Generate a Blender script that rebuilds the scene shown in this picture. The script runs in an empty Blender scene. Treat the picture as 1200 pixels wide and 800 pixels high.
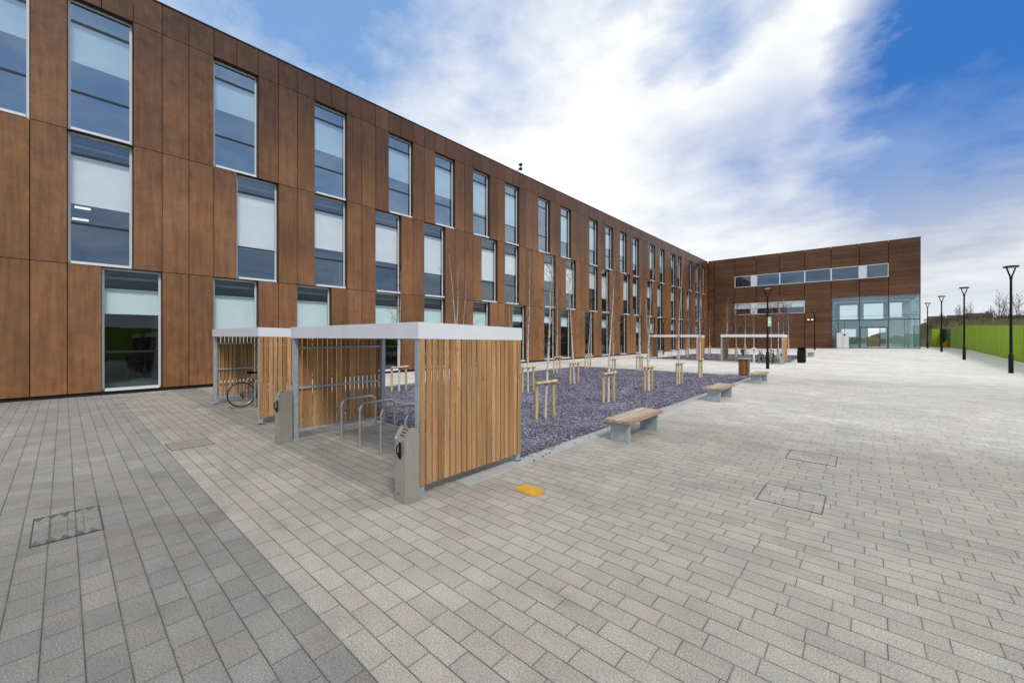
import bpy, math, random
import numpy as np
from mathutils import Vector, Matrix
R = math.radians
random.seed(7)
scn = bpy.context.scene
COL = scn.collection

# ------------------------------------------------------------------ helpers
def sstep(a, b, x):
    t = max(0.0, min(1.0, (x - a) / (b - a)))
    return t * t * (3 - 2 * t)

def gz(x, y):
    """height of the paved ground: level near, rising gently to the far wing"""
    return 0.5 * sstep(38, 70, y) * (0.3 + 0.7 * sstep(-16, 3, x))

class MB:
    def __init__(s):
        s.v = []; s.f = []; s.m = []; s.c = []; s.sm = []
    def poly(s, pts, col=0.5, mi=0, smooth=False):
        i = len(s.v); s.v += [tuple(p) for p in pts]
        s.f.append(tuple(range(i, i + len(pts)))); s.m.append(mi); s.c.append(col); s.sm.append(smooth)
    def faces(s, verts, faces, col=0.5, mi=0, smooth=False):
        i = len(s.v); s.v += [tuple(p) for p in verts]
        for f in faces:
            s.f.append(tuple(i + k for k in f)); s.m.append(mi); s.c.append(col); s.sm.append(smooth)
    def box(s, x0, x1, y0, y1, z0, z1, col=0.5, mi=0):
        V = [(x0,y0,z0),(x1,y0,z0),(x1,y1,z0),(x0,y1,z0),(x0,y0,z1),(x1,y0,z1),(x1,y1,z1),(x0,y1,z1)]
        s.faces(V, [(0,3,2,1),(4,5,6,7),(0,1,5,4),(1,2,6,5),(2,3,7,6),(3,0,4,7)], col, mi)
    def rbox(s, x0, x1, y0, y1, z0, z1, b=0.01, col=0.5, mi=0):
        """box with chamfered vertical and horizontal edges"""
        V = []; 
        xs=(x0,x1); ys=(y0,y1); zs=(z0,z1)
        idx={}
        for i in (0,1):
            for j in (0,1):
                for k in (0,1):
                    sx=1 if i==0 else -1; sy=1 if j==0 else -1; sz=1 if k==0 else -1
                    idx[i,j,k,'x']=len(V); V.append((xs[i],ys[j]+sy*b,zs[k]+sz*b))
                    idx[i,j,k,'y']=len(V); V.append((xs[i]+sx*b,ys[j],zs[k]+sz*b))
                    idx[i,j,k,'z']=len(V); V.append((xs[i]+sx*b,ys[j]+sy*b,zs[k]))
        F=[]
        for i in (0,1):
            F.append([idx[i,a,c,'x'] for a,c in ((0,0),(1,0),(1,1),(0,1))])
            F.append([idx[a,i,c,'y'] for a,c in ((0,0),(1,0),(1,1),(0,1))])
            F.append([idx[a,c,i,'z'] for a,c in ((0,0),(1,0),(1,1),(0,1))])
        for i in (0,1):
            for j in (0,1):
                F.append([idx[i,j,0,'x'],idx[i,j,1,'x'],idx[i,j,1,'y'],idx[i,j,0,'y']])
                F.append([idx[i,0,j,'x'],idx[i,1,j,'x'],idx[i,1,j,'z'],idx[i,0,j,'z']])
                F.append([idx[0,i,j,'y'],idx[1,i,j,'y'],idx[1,i,j,'z'],idx[0,i,j,'z']])
                for k in (0,1):
                    F.append([idx[i,j,k,'x'],idx[i,j,k,'y'],idx[i,j,k,'z']])
        c=Vector(((x0+x1)/2,(y0+y1)/2,(z0+z1)/2)); G=[]
        for f in F:
            p=[Vector(V[q]) for q in f]; n=(p[1]-p[0]).cross(p[2]-p[0])
            mid=sum(p,Vector())/len(p)
            G.append(tuple(f) if n.dot(mid-c)>0 else tuple(reversed(f)))
        s.faces(V,G,col,mi)
    def tube(s, pts, rad, n=8, col=0.5, mi=0, caps=True, closed=False):
        pts=[Vector(p) for p in pts]; k=len(pts)
        if not hasattr(rad,'__len__'): rad=[rad]*k
        rings=[]; up=None
        for i in range(k):
            if closed: t=pts[(i+1)%k]-pts[i-1]
            else: t=pts[min(i+1,k-1)]-pts[max(i-1,0)]
            t.normalize()
            if up is None:
                up=Vector((0,0,1)) if abs(t.z)<.9 else Vector((1,0,0))
            a=t.cross(up)
            if a.length<1e-5: a=t.cross(Vector((0.3,1,0.2)))
            a.normalize(); b=a.cross(t).normalized(); up=b
            rings.append([pts[i]+a*(math.cos(2*math.pi*j/n)*rad[i])+b*(math.sin(2*math.pi*j/n)*rad[i]) for j in range(n)])
        V=[p for r in rings for p in r]; F=[]
        for i in range(k if closed else k-1):
            i2=(i+1)%k
            for j in range(n):
                j2=(j+1)%n
                F.append((i*n+j,i*n+j2,i2*n+j2,i2*n+j))
        s.faces(V,F,col,mi,True)
        if caps and not closed:
            s.poly(list(reversed(rings[0])),col,mi); s.poly(rings[-1],col,mi)
    def cyl(s, x,y,z0,z1,r0,r1=None,n=16,col=0.5,mi=0):
        s.tube([(x,y,z0),(x,y,z1)],[r0,r0 if r1 is None else r1],n,col,mi)
    def prism(s, prof, axis, a0, a1, col=0.5, mi=0):
        """extrude a 2-D outline along axis; prof in the other two axes (in xyz order)"""
        def P(u,v,a):
            return (a,u,v) if axis=='x' else (u,a,v) if axis=='y' else (u,v,a)
        n=len(prof); A=[P(u,v,a0) for u,v in prof]; B=[P(u,v,a1) for u,v in prof]
        F=[tuple(range(n)),tuple(range(2*n-1,n-1,-1))]+[(i,n+i,n+(i+1)%n,(i+1)%n) for i in range(n)]
        area=sum(prof[i][0]*prof[(i+1)%n][1]-prof[(i+1)%n][0]*prof[i][1] for i in range(n))
        flip=(area>0)==(axis in 'xz')
        if axis=='y': flip=(area<0)
        if not flip: F=[tuple(reversed(f)) for f in F]
        if a1<a0: F=[tuple(reversed(f)) for f in F]
        s.faces(A+B,[tuple(reversed(f)) for f in F] if False else F,col,mi)
    def build(s, name, mats, parent=None, loc=None):
        me=bpy.data.meshes.new(name)
        me.from_pydata(s.v,[],s.f)
        if not isinstance(mats,(list,tuple)): mats=[mats]
        for m in mats: me.materials.append(m)
        n=len(s.f)
        me.polygons.foreach_set('material_index',s.m)
        me.polygons.foreach_set('use_smooth',s.sm)
        at=me.attributes.new('rnd','FLOAT','FACE')
        at.data.foreach_set('value',s.c)
        me.update()
        o=bpy.data.objects.new(name,me); COL.objects.link(o)
        if parent is not None: o.parent=parent
        if loc is not None: o.location=loc
        return o

def tag(o,label=None,cat=None,group=None,kind=None):
    if label: o['label']=label
    if cat: o['category']=cat
    if group: o['group']=group
    if kind: o['kind']=kind
    return o
def thing(name,label,cat,loc=(0,0,0),rz=0,group=None):
    o=bpy.data.objects.new(name,None); COL.objects.link(o); o.empty_display_size=.2
    o.location=loc; o.rotation_euler=(0,0,rz)
    return tag(o,label,cat,group)
def kids(o): return [c for c in COL.objects if c.parent==o]
def copy_tree(o,parent=None):
    c=o.copy(); COL.objects.link(c)
    c.parent=parent
    for ch in kids(o): copy_tree(ch,c)
    return c
def dup(o,label,loc,rz=None):
    c=copy_tree(o); c['label']=label; c.location=loc
    if rz is not None: c.rotation_euler=(0,0,rz)
    return c

# ------------------------------------------------------------------ materials
class NT:
    def __init__(s,nt): s.nt=nt
    def n(s,t,**kw):
        x=s.nt.nodes.new(t)
        for k,v in kw.items(): setattr(x,k,v)
        return x
    def link(s,a,b): s.nt.links.new(a,b)
    def inp(s,node,i,v):
        if v is None: return
        if isinstance(v,bpy.types.NodeSocket): s.link(v,node.inputs[i])
        else: node.inputs[i].default_value=v
    def m(s,op,a,b=None,c=None,clamp=False):
        x=s.n('ShaderNodeMath',operation=op); x.use_clamp=clamp
        s.inp(x,0,a); s.inp(x,1,b); s.inp(x,2,c); return x.outputs[0]
    def vm(s,op,a,b=None,c=None):
        x=s.n('ShaderNodeVectorMath',operation=op)
        s.inp(x,0,a); s.inp(x,1,b)
        if c is not None: s.inp(x,2,c)
        return x.outputs['Value'] if op in('DOT_PRODUCT','LENGTH') else x.outputs[0]
    def ramp(s,v,a,b,lo=0.0,hi=1.0,smooth=True):
        x=s.n('ShaderNodeMapRange'); x.interpolation_type='SMOOTHSTEP' if smooth else 'LINEAR'
        s.inp(x,0,v); x.inputs[1].default_value=a; x.inputs[2].default_value=b
        s.inp(x,3,lo); s.inp(x,4,hi); return x.outputs[0]
    def mix(s,f,a,b,blend='MIX'):
        x=s.n('ShaderNodeMix',data_type='RGBA',blend_type=blend); x.clamp_factor=True
        s.inp(x,0,f)
        for i,v in((6,a),(7,b)):
            if isinstance(v,(tuple,list)): v=tuple(v)+((1.0,) if len(v)==3 else ())
            s.inp(x,i,v)
        return x.outputs[2]
    def noise(s,vec,scale,detail=3,rough=.5,out=0):
        x=s.n('ShaderNodeTexNoise'); s.inp(x,'Vector',vec) 
        x.inputs['Scale'].default_value=scale; x.inputs['Detail'].default_value=detail; x.inputs['Roughness'].default_value=rough
        return x.outputs[out]
    def comb(s,x,y,z):
        c=s.n('ShaderNodeCombineXYZ'); s.inp(c,0,x); s.inp(c,1,y); s.inp(c,2,z); return c.outputs[0]
    def sep(s,v):
        c=s.n('ShaderNodeSeparateXYZ'); s.link(v,c.inputs[0]); return c.outputs
    def white(s,v):
        x=s.n('ShaderNodeTexWhiteNoise',noise_dimensions='3D'); s.link(v,x.inputs[0]); return x.outputs
    def scale(s,v,t): return s.vm('MULTIPLY',v,t)
    def bump(s,h,strength=.3,dist=.01):
        b=s.n('ShaderNodeBump'); b.inputs['Strength'].default_value=strength; b.inputs['Distance'].default_value=dist
        s.link(h,b.inputs['Height']); return b.outputs[0]

def new_mat(name):
    m=bpy.data.materials.new(name); m.use_nodes=True
    t=NT(m.node_tree); b=m.node_tree.nodes['Principled BSDF']
    return m,t,b
def pos(t): return t.n('ShaderNodeNewGeometry').outputs['Position']
def objc(t): return t.n('ShaderNodeTexCoord').outputs['Object']
def attr(t):
    a=t.n('ShaderNodeAttribute'); a.attribute_name='rnd'; return a.outputs['Fac']

def mat_simple(name,col,rough=.5,metal=0,var=.12,nscale=8,bump=0,spec=.5,stretch=(1,1,1),world=False):
    m,t,b=new_mat(name)
    v=t.scale(pos(t) if world else objc(t),stretch)
    nz=t.noise(v,nscale,4,.6)
    k=t.ramp(nz,.25,.75,1-var*1.5,1+var*1.5,False)
    c=t.mix(1.0,tuple(col),t.comb(k,k,k),'MULTIPLY')
    t.link(c,b.inputs['Base Color'])
    b.inputs['Roughness'].default_value=rough; b.inputs['Metallic'].default_value=metal
    b.inputs['Specular IOR Level'].default_value=spec
    r=t.ramp(nz,.3,.7,rough*.85,min(1,rough*1.15),False); t.link(r,b.inputs['Roughness'])
    if bump: t.link(t.bump(t.noise(v,nscale*4,4,.6),bump,.01),b.inputs['Normal'])
    return m

M={}
M['galv']=mat_simple('galvanised_steel',(.42,.47,.52),.5,.35,.15,14)
M['steel']=mat_simple('brushed_steel',(.52,.51,.47),.34,.75,.1,20,stretch=(6,6,.4))
M['stainless']=mat_simple('stainless_tube',(.58,.58,.55),.32,.75,.06,12)
M['fascia']=mat_simple('pale_coated_fascia',(.74,.76,.79),.45,0,.03,3)
M['soffit']=mat_simple('grey_soffit',(.30,.31,.31),.6,0,.06,3)
M['frame_white']=mat_simple('white_aluminium',(.72,.74,.76),.4,.0,.03,4)
M['frame_dark']=mat_simple('dark_aluminium',(.02,.025,.03),.4,.2,.1,5)
M['black']=mat_simple('black_powder_coat',(.006,.0065,.0075),.5,0,.2,20,spec=.25)
M['rubber']=mat_simple('black_rubber',(.012,.012,.012),.7,0,.2,30)
M['red']=mat_simple('red_paint',(.28,.03,.02),.35,0,.1,10)
M['blue']=mat_simple('navy_paint',(.025,.032,.06),.35,0,.1,10)
M['concrete']=mat_simple('grey_concrete_panel',(.36,.41,.43),.75,0,.12,9,.15)
M['kerb']=mat_simple('pale_kerb_stone',(.40,.40,.38),.8,0,.10,3,.1)
M['backing']=mat_simple('dark_backing',(.012,.009,.007),.8,0,.2,3)
M['reveal']=mat_simple('dark_reveal',(.03,.02,.014),.6,0,.1,3)
M['roof']=mat_simple('roof_membrane',(.18,.17,.16),.85,0,.15,1)
M['blind']=mat_simple('white_roller_blind',(.90,.93,.93),.8,0,.02,2)
M['slab']=mat_simple('interior_slab',(.10,.11,.12),.8,0,.1,1)
M['interior']=mat_simple('interior_wall',(.11,.13,.145),.8,0,.15,.4)
M['ceiling']=mat_simple('interior_ceiling',(.30,.32,.33),.8,0,.05,1)
M['white']=mat_simple('white_panel',(.72,.72,.74),.5,0,.03,2)
M['yellow']=mat_simple('yellow_cover',(.62,.33,.03),.6,0,.18,24,.2)
M['orange']=mat_simple('orange_yellow_board',(.85,.42,.03),.6,0,.15,4)
M['sign_green']=mat_simple('pale_green_sign',(.36,.62,.42),.5,0,.05,4)
M['sign_white']=mat_simple('white_sign_face',(.72,.78,.74),.5,0,.05,4)
M['shaded_green']=mat_simple('shaded_green_board',(.012,.05,.008),.7,0,.15,4)  # fence green in the recess, its shade painted into the colour
M['iron']=mat_simple('dark_joint_iron',(.085,.083,.078),.7,.2,.2,9)
M['lampglass']=mat_simple('frosted_lens',(.7,.72,.72),.3,0,.02,3)

def mat_emit(name,col,s):
    m,t,b=new_mat(name)
    b.inputs['Base Color'].default_value=(*col,1); b.inputs['Emission Color'].default_value=(*col,1)
    nz=t.noise(objc(t),3,2); t.link(t.ramp(nz,.2,.8,s*.9,s*1.1),b.inputs['Emission Strength'])
    return m
M['warm']=mat_emit('lit_warm_lens',(1,.75,.42),1.6)
M['tube_light']=mat_emit('lit_ceiling_strip',(.95,1,1),1.0)

# timber slats: tone per slat from the face attribute
def mat_timber(name,dark,mid,light,grain=(14,14,.7),rough=.62,sat=1.0):
    m,t,b=new_mat(name)
    v=t.scale(objc(t),grain); a=attr(t)
    off=t.comb(t.m('MULTIPLY',a,37.0),t.m('MULTIPLY',a,91.0),t.m('MULTIPLY',a,13.0))
    v2=t.vm('ADD',v,off)
    nz=t.noise(v2,2.2,5,.62); big=t.noise(v2,.5,2,.5)
    c=t.mix(t.ramp(a,0,1,0,1,False),tuple(dark),tuple(light))
    c=t.mix(t.ramp(nz,.3,.7),c,tuple(mid))
    k=t.ramp(big,.3,.7,.72,1.2); c=t.mix(1.0,c,t.comb(k,k,k),'MULTIPLY')
    fine=t.ramp(t.noise(v2,9,3,.6),.3,.75,.8,1.1); c=t.mix(1.0,c,t.comb(fine,fine,fine),'MULTIPLY')
    # knots
    vo=t.n('ShaderNodeTexVoronoi'); t.link(t.vm('ADD',t.scale(objc(t),(3,3,1.4)),off),vo.inputs['Vector']); vo.inputs['Scale'].default_value=1.6
    kn=t.ramp(vo.outputs['Distance'],.03,.09,.55,1.0); c=t.mix(1.0,c,t.comb(kn,kn,kn),'MULTIPLY')
    t.link(c,b.inputs['Base Color']); b.inputs['Roughness'].default_value=rough; b.inputs['Specular IOR Level'].default_value=.25
    t.link(t.bump(nz,.25,.004),b.inputs['Normal'])
    return m
M['cedar']=mat_timber('cedar_slats',(.34,.155,.062),(.48,.255,.110),(.68,.43,.21))
M['stake']=mat_timber('pale_round_timber',(.50,.37,.16),(.62,.48,.24),(.74,.61,.36),(20,20,2))
M['bench_wood']=mat_timber('weathered_bench_planks',(.42,.29,.19),(.54,.41,.30),(.66,.54,.43),(18,1.0,18))
M['bin_wood']=mat_timber('brown_bin_slats',(.22,.10,.035),(.28,.14,.055),(.36,.19,.08))

# weathered bronze / rust cladding
def mat_cladding(name,base,pink,dark,vert=True,top=.43):
    m,t,b=new_mat(name)
    p=pos(t); a=attr(t)
    off=t.comb(t.m('MULTIPLY',a,57.0),t.m('MULTIPLY',a,31.0),t.m('MULTIPLY',a,77.0))
    pv=t.vm('ADD',p,off)
    st=t.noise(t.scale(pv,(5,5,.35) if vert else (.22,.22,3.2)),1.6,4,.6)
    mo=t.noise(t.scale(pv,(1,1,1)),2.6,5,.65)
    fi=t.noise(p,26,4,.7)
    cloud=t.noise(p,.35,3,.5)
    c=t.mix(t.ramp(a,.0,1.0,0,1,False),tuple(base),tuple(pink))
    c=t.mix(t.ramp(st,.35,.72,0,.55 if vert else .32),c,tuple(dark))
    k=t.ramp(mo,.25,.75,.82,1.18,False); c=t.mix(1.0,c,t.comb(k,k,k),'MULTIPLY')
    k=t.ramp(fi,.3,.7,.84,1.16,False); c=t.mix(1.0,c,t.comb(k,k,k),'MULTIPLY')
    pz=t.ramp(t.m('FRACT',t.m('MULTIPLY',a,7.31)),0,1,.78,1.18,False); c=t.mix(1.0,c,t.comb(pz,pz,pz),'MULTIPLY')
    k=t.ramp(cloud,.3,.7,.82,1.16); c=t.mix(1.0,c,t.comb(k,k,k),'MULTIPLY')
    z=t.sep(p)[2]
    k=t.ramp(z,5.0,14.0,1.0,top if vert else .9); c=t.mix(1.0,c,t.comb(k,k,k),'MULTIPLY')  # darker with height: upper-corner dimming and reflections painted into the colour
    t.link(c,b.inputs['Base Color'])
    b.inputs['Metallic'].default_value=.25
    t.link(t.ramp(mo,.3,.7,.33,.50) if vert else t.ramp(mo,.3,.7,.45,.62),b.inputs['Roughness'])
    b.inputs['Specular IOR Level'].default_value=.5 if vert else .35
    t.link(t.bump(fi,.12,.004),b.inputs['Normal'])
    return m
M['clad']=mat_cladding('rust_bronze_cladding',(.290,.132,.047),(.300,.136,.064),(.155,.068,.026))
M['clad_top']=mat_cladding('dimmed_parapet_cladding',(.15,.066,.027),(.14,.060,.030),(.08,.036,.016),True,.8)  # same cladding, corner dimming and reflections put in as a darker tone
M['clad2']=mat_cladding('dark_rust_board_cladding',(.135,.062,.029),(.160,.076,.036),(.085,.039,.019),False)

def mat_glass(name,tint,refl_col,base_refl,rough=.0):
    m,t,b=new_mat(name); nt=m.node_tree; nt.nodes.remove(b)
    out=[n for n in nt.nodes if n.type=='OUTPUT_MATERIAL'][0]
    tr=t.n('ShaderNodeBsdfTransparent'); tr.inputs[0].default_value=(*tint,1)
    gl=t.n('ShaderNodeBsdfGlossy'); gl.inputs['Color'].default_value=(*refl_col,1); gl.inputs['Roughness'].default_value=rough
    nz=t.noise(pos(t),.55,2,.5)
    t.link(t.bump(nz,.10,.06),gl.inputs['Normal'])
    g=t.n('ShaderNodeNewGeometry'); cosv=t.m('ABSOLUTE',t.vm('DOT_PRODUCT',g.outputs['Incoming'],g.outputs['Normal']))
    f=t.m('ADD',t.m('MULTIPLY',t.m('POWER',t.m('SUBTRACT',1.0,cosv),4.0),.9-base_refl),base_refl,clamp=True)
    mx=t.n('ShaderNodeMixShader'); t.link(f,mx.inputs[0]); t.link(tr.outputs[0],mx.inputs[1]); t.link(gl.outputs[0],mx.inputs[2])
    t.link(mx.outputs[0],out.inputs[0])
    return m
M['glass']=mat_glass('coated_window_glass',(.98,1.0,1.0),(.74,.88,1.0),.20)
M['glass_top']=mat_glass('reflective_top_floor_glass',(.80,.92,.97),(.70,.86,1.0),.38)
M['glass_low']=mat_glass('clear_dark_window_glass',(.80,.90,.90),(.8,.9,.92),.06)
M['glass_green']=mat_glass('green_tinted_glass',(.68,.84,.84),(.80,.93,.97),.22)

# paving
def mat_paving():
    m,t,b=new_mat('block_paving')
    p=pos(t); X,Y,Z=t.sep(p)
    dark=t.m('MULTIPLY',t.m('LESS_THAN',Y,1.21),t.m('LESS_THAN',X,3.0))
    rw=t.m('ADD',.168,t.m('MULTIPLY',dark,.019))
    v=t.m('DIVIDE',t.m('SUBTRACT',Y,1.21),rw); row=t.m('FLOOR',v); fv=t.m('FRACT',v)
    rr=t.white(t.comb(row,3.7,1.3))[0]
    bl=t.m('ADD',.30,t.m('MULTIPLY',t.m('GREATER_THAN',rr,.5),.06))
    u=t.m('ADD',t.m('DIVIDE',X,bl),t.m('ADD',t.m('MULTIPLY',row,.5),t.m('MULTIPLY',rr,.33))); col=t.m('FLOOR',u); fu=t.m('FRACT',u)
    w=t.white(t.comb(row,col,t.m('MULTIPLY',dark,5.0)))
    r1=w[0]; rc=w[1]
    du=t.m('MULTIPLY',t.m('MINIMUM',fu,t.m('SUBTRACT',1.0,fu)),bl)
    dv=t.m('MULTIPLY',t.m('MINIMUM',fv,t.m('SUBTRACT',1.0,fv)),rw)
    wob=t.m('MULTIPLY',t.m('SUBTRACT',t.noise(p,30,2),.5),.003)
    du=t.m('ADD',du,wob); dv=t.m('ADD',dv,wob)
    ju=t.ramp(du,.0016,.0042,1,0); jv=t.ramp(dv,.0018,.0046,1,0)
    joint=t.m('MAXIMUM',t.m('MULTIPLY',ju,.85),jv)
    edge=t.ramp(t.m('MINIMUM',du,dv),.003,.02,1,0)
    # zones: paving bands, with grazing sky sheen and corner dimming put into their colour
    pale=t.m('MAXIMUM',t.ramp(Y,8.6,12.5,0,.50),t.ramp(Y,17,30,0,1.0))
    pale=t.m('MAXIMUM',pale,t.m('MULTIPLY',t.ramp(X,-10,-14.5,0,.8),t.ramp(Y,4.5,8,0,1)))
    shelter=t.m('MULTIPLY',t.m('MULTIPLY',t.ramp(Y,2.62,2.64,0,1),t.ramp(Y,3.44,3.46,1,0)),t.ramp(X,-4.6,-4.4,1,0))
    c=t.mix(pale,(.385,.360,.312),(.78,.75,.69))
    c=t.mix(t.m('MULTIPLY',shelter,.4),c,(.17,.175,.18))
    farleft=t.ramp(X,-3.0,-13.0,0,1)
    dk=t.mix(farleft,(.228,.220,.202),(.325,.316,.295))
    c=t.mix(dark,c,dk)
    tint=t.mix(t.ramp(t.sep(rc)[1],.75,.95,0,.35),(1,1,1),(1.08,.97,.93)); c=t.mix(1.0,c,tint,'MULTIPLY')
    tint=t.mix(t.ramp(t.sep(rc)[2],.72,.95,0,.35),(1,1,1),(.95,1.0,1.02)); c=t.mix(1.0,c,tint,'MULTIPLY')
    k=t.ramp(r1,0,1,.92,1.08,False); c=t.mix(1.0,c,t.comb(k,k,k),'MULTIPLY')
    bigv=t.noise(t.scale(p,(.7,1,1)),.38,5,.62); k=t.ramp(bigv,.25,.75,.88,1.12); c=t.mix(1.0,c,t.comb(k,k,k),'MULTIPLY')
    st=t.noise(p,1.7,4,.65); k=t.ramp(st,.3,.75,.90,1.08); c=t.mix(1.0,c,t.comb(k,k,k),'MULTIPLY')
    sp=t.noise(p,85,3,.75); k=t.ramp(sp,.34,.66,.62,1.40,False); c=t.mix(1.0,c,t.comb(k,k,k),'MULTIPLY')
    sp2=t.noise(p,230,1,.5); k=t.ramp(sp2,.35,.65,.75,1.27,False); c=t.mix(1.0,c,t.comb(k,k,k),'MULTIPLY')
    sm_=t.noise(t.scale(p,(1,1.6,1)),.9,6,.7); k=t.m('MULTIPLY',t.ramp(sm_,.52,.72,1.0,.80),t.ramp(sm_,.28,.40,1.12,1.0)); c=t.mix(1.0,c,t.comb(k,k,k),'MULTIPLY')
    # dirt spots
    vo=t.n('ShaderNodeTexVoronoi'); t.link(p,vo.inputs['Vector']); vo.inputs['Scale'].default_value=2.2
    k=t.ramp(t.m('ADD',vo.outputs['Distance'],t.m('MULTIPLY',sp,.04)),.035,.06,.72,1.0); c=t.mix(1.0,c,t.comb(k,k,k),'MULTIPLY')
    k=t.ramp(edge,0,1,1.0,.90); c=t.mix(1.0,c,t.comb(k,k,k),'MULTIPLY')
    moss=t.ramp(t.noise(p,.8,3,.6),.45,.7)
    jc=t.mix(pale,t.mix(moss,(.078,.072,.058),(.10,.10,.052)),(.24,.225,.20))
    jstr=t.m('MULTIPLY',joint,t.ramp(t.noise(t.scale(p,(3,3,3)),1.5,2),.3,.6,.55,1.0))
    c=t.mix(jstr,c,jc)
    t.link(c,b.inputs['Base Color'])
    t.link(t.ramp(st,.3,.7,.60,.82),b.inputs['Roughness']); b.inputs['Specular IOR Level'].default_value=.45
    h=t.m('ADD',t.m('MULTIPLY',joint,-1.0),t.m('MULTIPLY',sp,.22))
    h=t.m('ADD',h,t.m('MULTIPLY',r1,.15))
    t.link(t.bump(h,.55,.006),b.inputs['Normal'])
    return m
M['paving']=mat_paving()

def mat_gravel():
    m,t,b=new_mat('slate_chippings')
    p=pos(t); a=attr(t)
    vo=t.n('ShaderNodeTexVoronoi'); t.link(p,vo.inputs['Vector']); vo.inputs['Scale'].default_value=34
    w=t.sep(vo.outputs['Color'])[0]
    x=t.m('ADD',t.m('MULTIPLY',a,.75),t.m('MULTIPLY',w,.25))
    c=t.mix(t.ramp(x,.1,.6,0,1,False),(.115,.108,.142),(.33,.31,.385))
    c=t.mix(t.ramp(x,.84,1.0,0,1),c,(.72,.70,.76))
    big=t.ramp(t.noise(p,.8,3),.3,.7,.85,1.15); c=t.mix(1.0,c,t.comb(big,big,big),'MULTIPLY')
    t.link(c,b.inputs['Base Color']); b.inputs['Roughness'].default_value=.62
    t.link(t.bump(vo.outputs['Distance'],.8,.02),b.inputs['Normal'])
    return m
M['gravel']=mat_gravel()

def mat_fence():
    m,t,b=new_mat('lime_green_boards')
    p=pos(t); y=t.sep(p)[1]; a=attr(t)
    c=t.mix(a,(.32,.48,.018),(.38,.56,.024))
    st=t.noise(t.scale(p,(3,3,.3)),2,4,.6); k=t.ramp(st,.3,.7,.82,1.12); c=t.mix(1.0,c,t.comb(k,k,k),'MULTIPLY')
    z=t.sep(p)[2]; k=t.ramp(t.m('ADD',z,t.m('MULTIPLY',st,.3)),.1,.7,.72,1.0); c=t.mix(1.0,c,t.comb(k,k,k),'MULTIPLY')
    t.link(c,b.inputs['Base Color']); b.inputs['Roughness'].default_value=.6; b.inputs['Specular IOR Level'].default_value=.25
    return m
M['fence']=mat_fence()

def mat_terrain():
    m,t,b=new_mat('rough_grass_bank')
    p=pos(t); z=t.sep(p)[2]
    n1=t.noise(p,.18,5,.65); n2=t.noise(p,1.3,5,.7); n3=t.noise(p,9,3,.7)
    c=t.mix(t.ramp(n1,.35,.65),(.085,.115,.028),(.17,.135,.075))
    c=t.mix(t.ramp(n2,.45,.7,0,.8),c,(.24,.195,.125))
    k=t.ramp(n3,.3,.7,.6,1.3); c=t.mix(1.0,c,t.comb(k,k,k),'MULTIPLY')
    t.link(c,b.inputs['Base Color']); b.inputs['Roughness'].default_value=.95; b.inputs['Specular IOR Level'].default_value=.1
    t.link(t.bump(t.m('ADD',n2,n3),1.0,.4),b.inputs['Normal'])
    return m
M['terrain']=mat_terrain()

def mat_bark(name,pale,dark,branch):
    m,t,b=new_mat(name)
    p=objc(t); z=t.sep(p)[2]
    n=t.noise(t.scale(p,(6,6,26)),1.0,4,.6)
    c=t.mix(t.ramp(n,.55,.68),tuple(pale),tuple(dark))
    c=t.mix(t.ramp(t.noise(p,1.6,2),.35,.7,0,.35),c,tuple(branch))
    c=t.mix(t.ramp(z,1.8,4.2,0,.65),c,tuple(branch))
    t.link(c,b.inputs['Base Color']); b.inputs['Roughness'].default_value=.8
    return m
M['birch']=mat_bark('birch_bark',(.70,.64,.58),(.10,.08,.07),(.36,.24,.19))
M['twig']=mat_simple('brown_birch_twigs',(.20,.125,.095),.8,0,.25,3)
M['dark_twig']=mat_simple('dark_bare_twigs',(.085,.070,.060),.9,0,.25,1)
M['house_wall']=mat_simple('dull_render_wall',(.24,.20,.17),.85,0,.1,1)
M['house_roof']=mat_simple('dark_roof_tiles',(.050,.046,.050),.8,0,.15,2)

# ------------------------------------------------------------------ camera, sky, sun
F=467.0; YAW=R(41.63)
cam=bpy.data.cameras.new('camera'); co=bpy.data.objects.new('camera',cam); COL.objects.link(co)
co.location=(0,0,2.0); co.rotation_euler=(R(90),0,YAW)
cam.sensor_fit='HORIZONTAL'; cam.sensor_width=36; cam.lens=F/1200*36
cam.shift_y=-5.5/1200; cam.clip_start=.05; cam.clip_end=3000
scn.camera=co
cs,sn=math.cos(YAW),math.sin(YAW)
def pxdir(x,y):
    t=(x-600)/F; u=(394.5-y)/F
    return Vector((-sn+t*cs,cs+t*sn,u)).normalized()

SUN=Vector((.80,-.38,.95)).normalized()
wd=bpy.data.worlds.new('World'); scn.world=wd; wd.use_nodes=True
t=NT(wd.node_tree); bg=wd.node_tree.nodes['Background']
sky=t.n('ShaderNodeTexSky'); sky.sky_type='NISHITA'; sky.sun_disc=False
sky.sun_elevation=math.asin(SUN.z); sky.sun_rotation=math.atan2(SUN.x,SUN.y)
sky.air_density=1.0; sky.dust_density=.6; sky.ozone_density=2.0
D=t.n('ShaderNodeTexCoord').outputs['Generated']
D=t.vm('NORMALIZE',D)
dx,dy,dz=t.sep(D)
dzc=t.m('MAXIMUM',dz,0.0)
inv=t.m('DIVIDE',1.0,t.m('ADD',dzc,.16))
flat=t.comb(t.m('MULTIPLY',dx,inv),t.m('MULTIPLY',dy,inv),0.0)
n1=t.noise(flat,.85,7,.56)
n2=t.noise(t.vm('ADD',flat,(7.3,2.1,0)),1.7,6,.55)
n4=t.noise(t.vm('ADD',flat,(3.3,5.1,0)),4.2,6,.6)
n3=t.noise(t.vm('ADD',flat,(1.3,9.1,0)),.45,4,.5)
warp=t.vm('MULTIPLY',t.vm('SUBTRACT',t.noise(flat,1.1,4,.55,1),(.5,.5,.5)),(.30,.30,.30))
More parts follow.
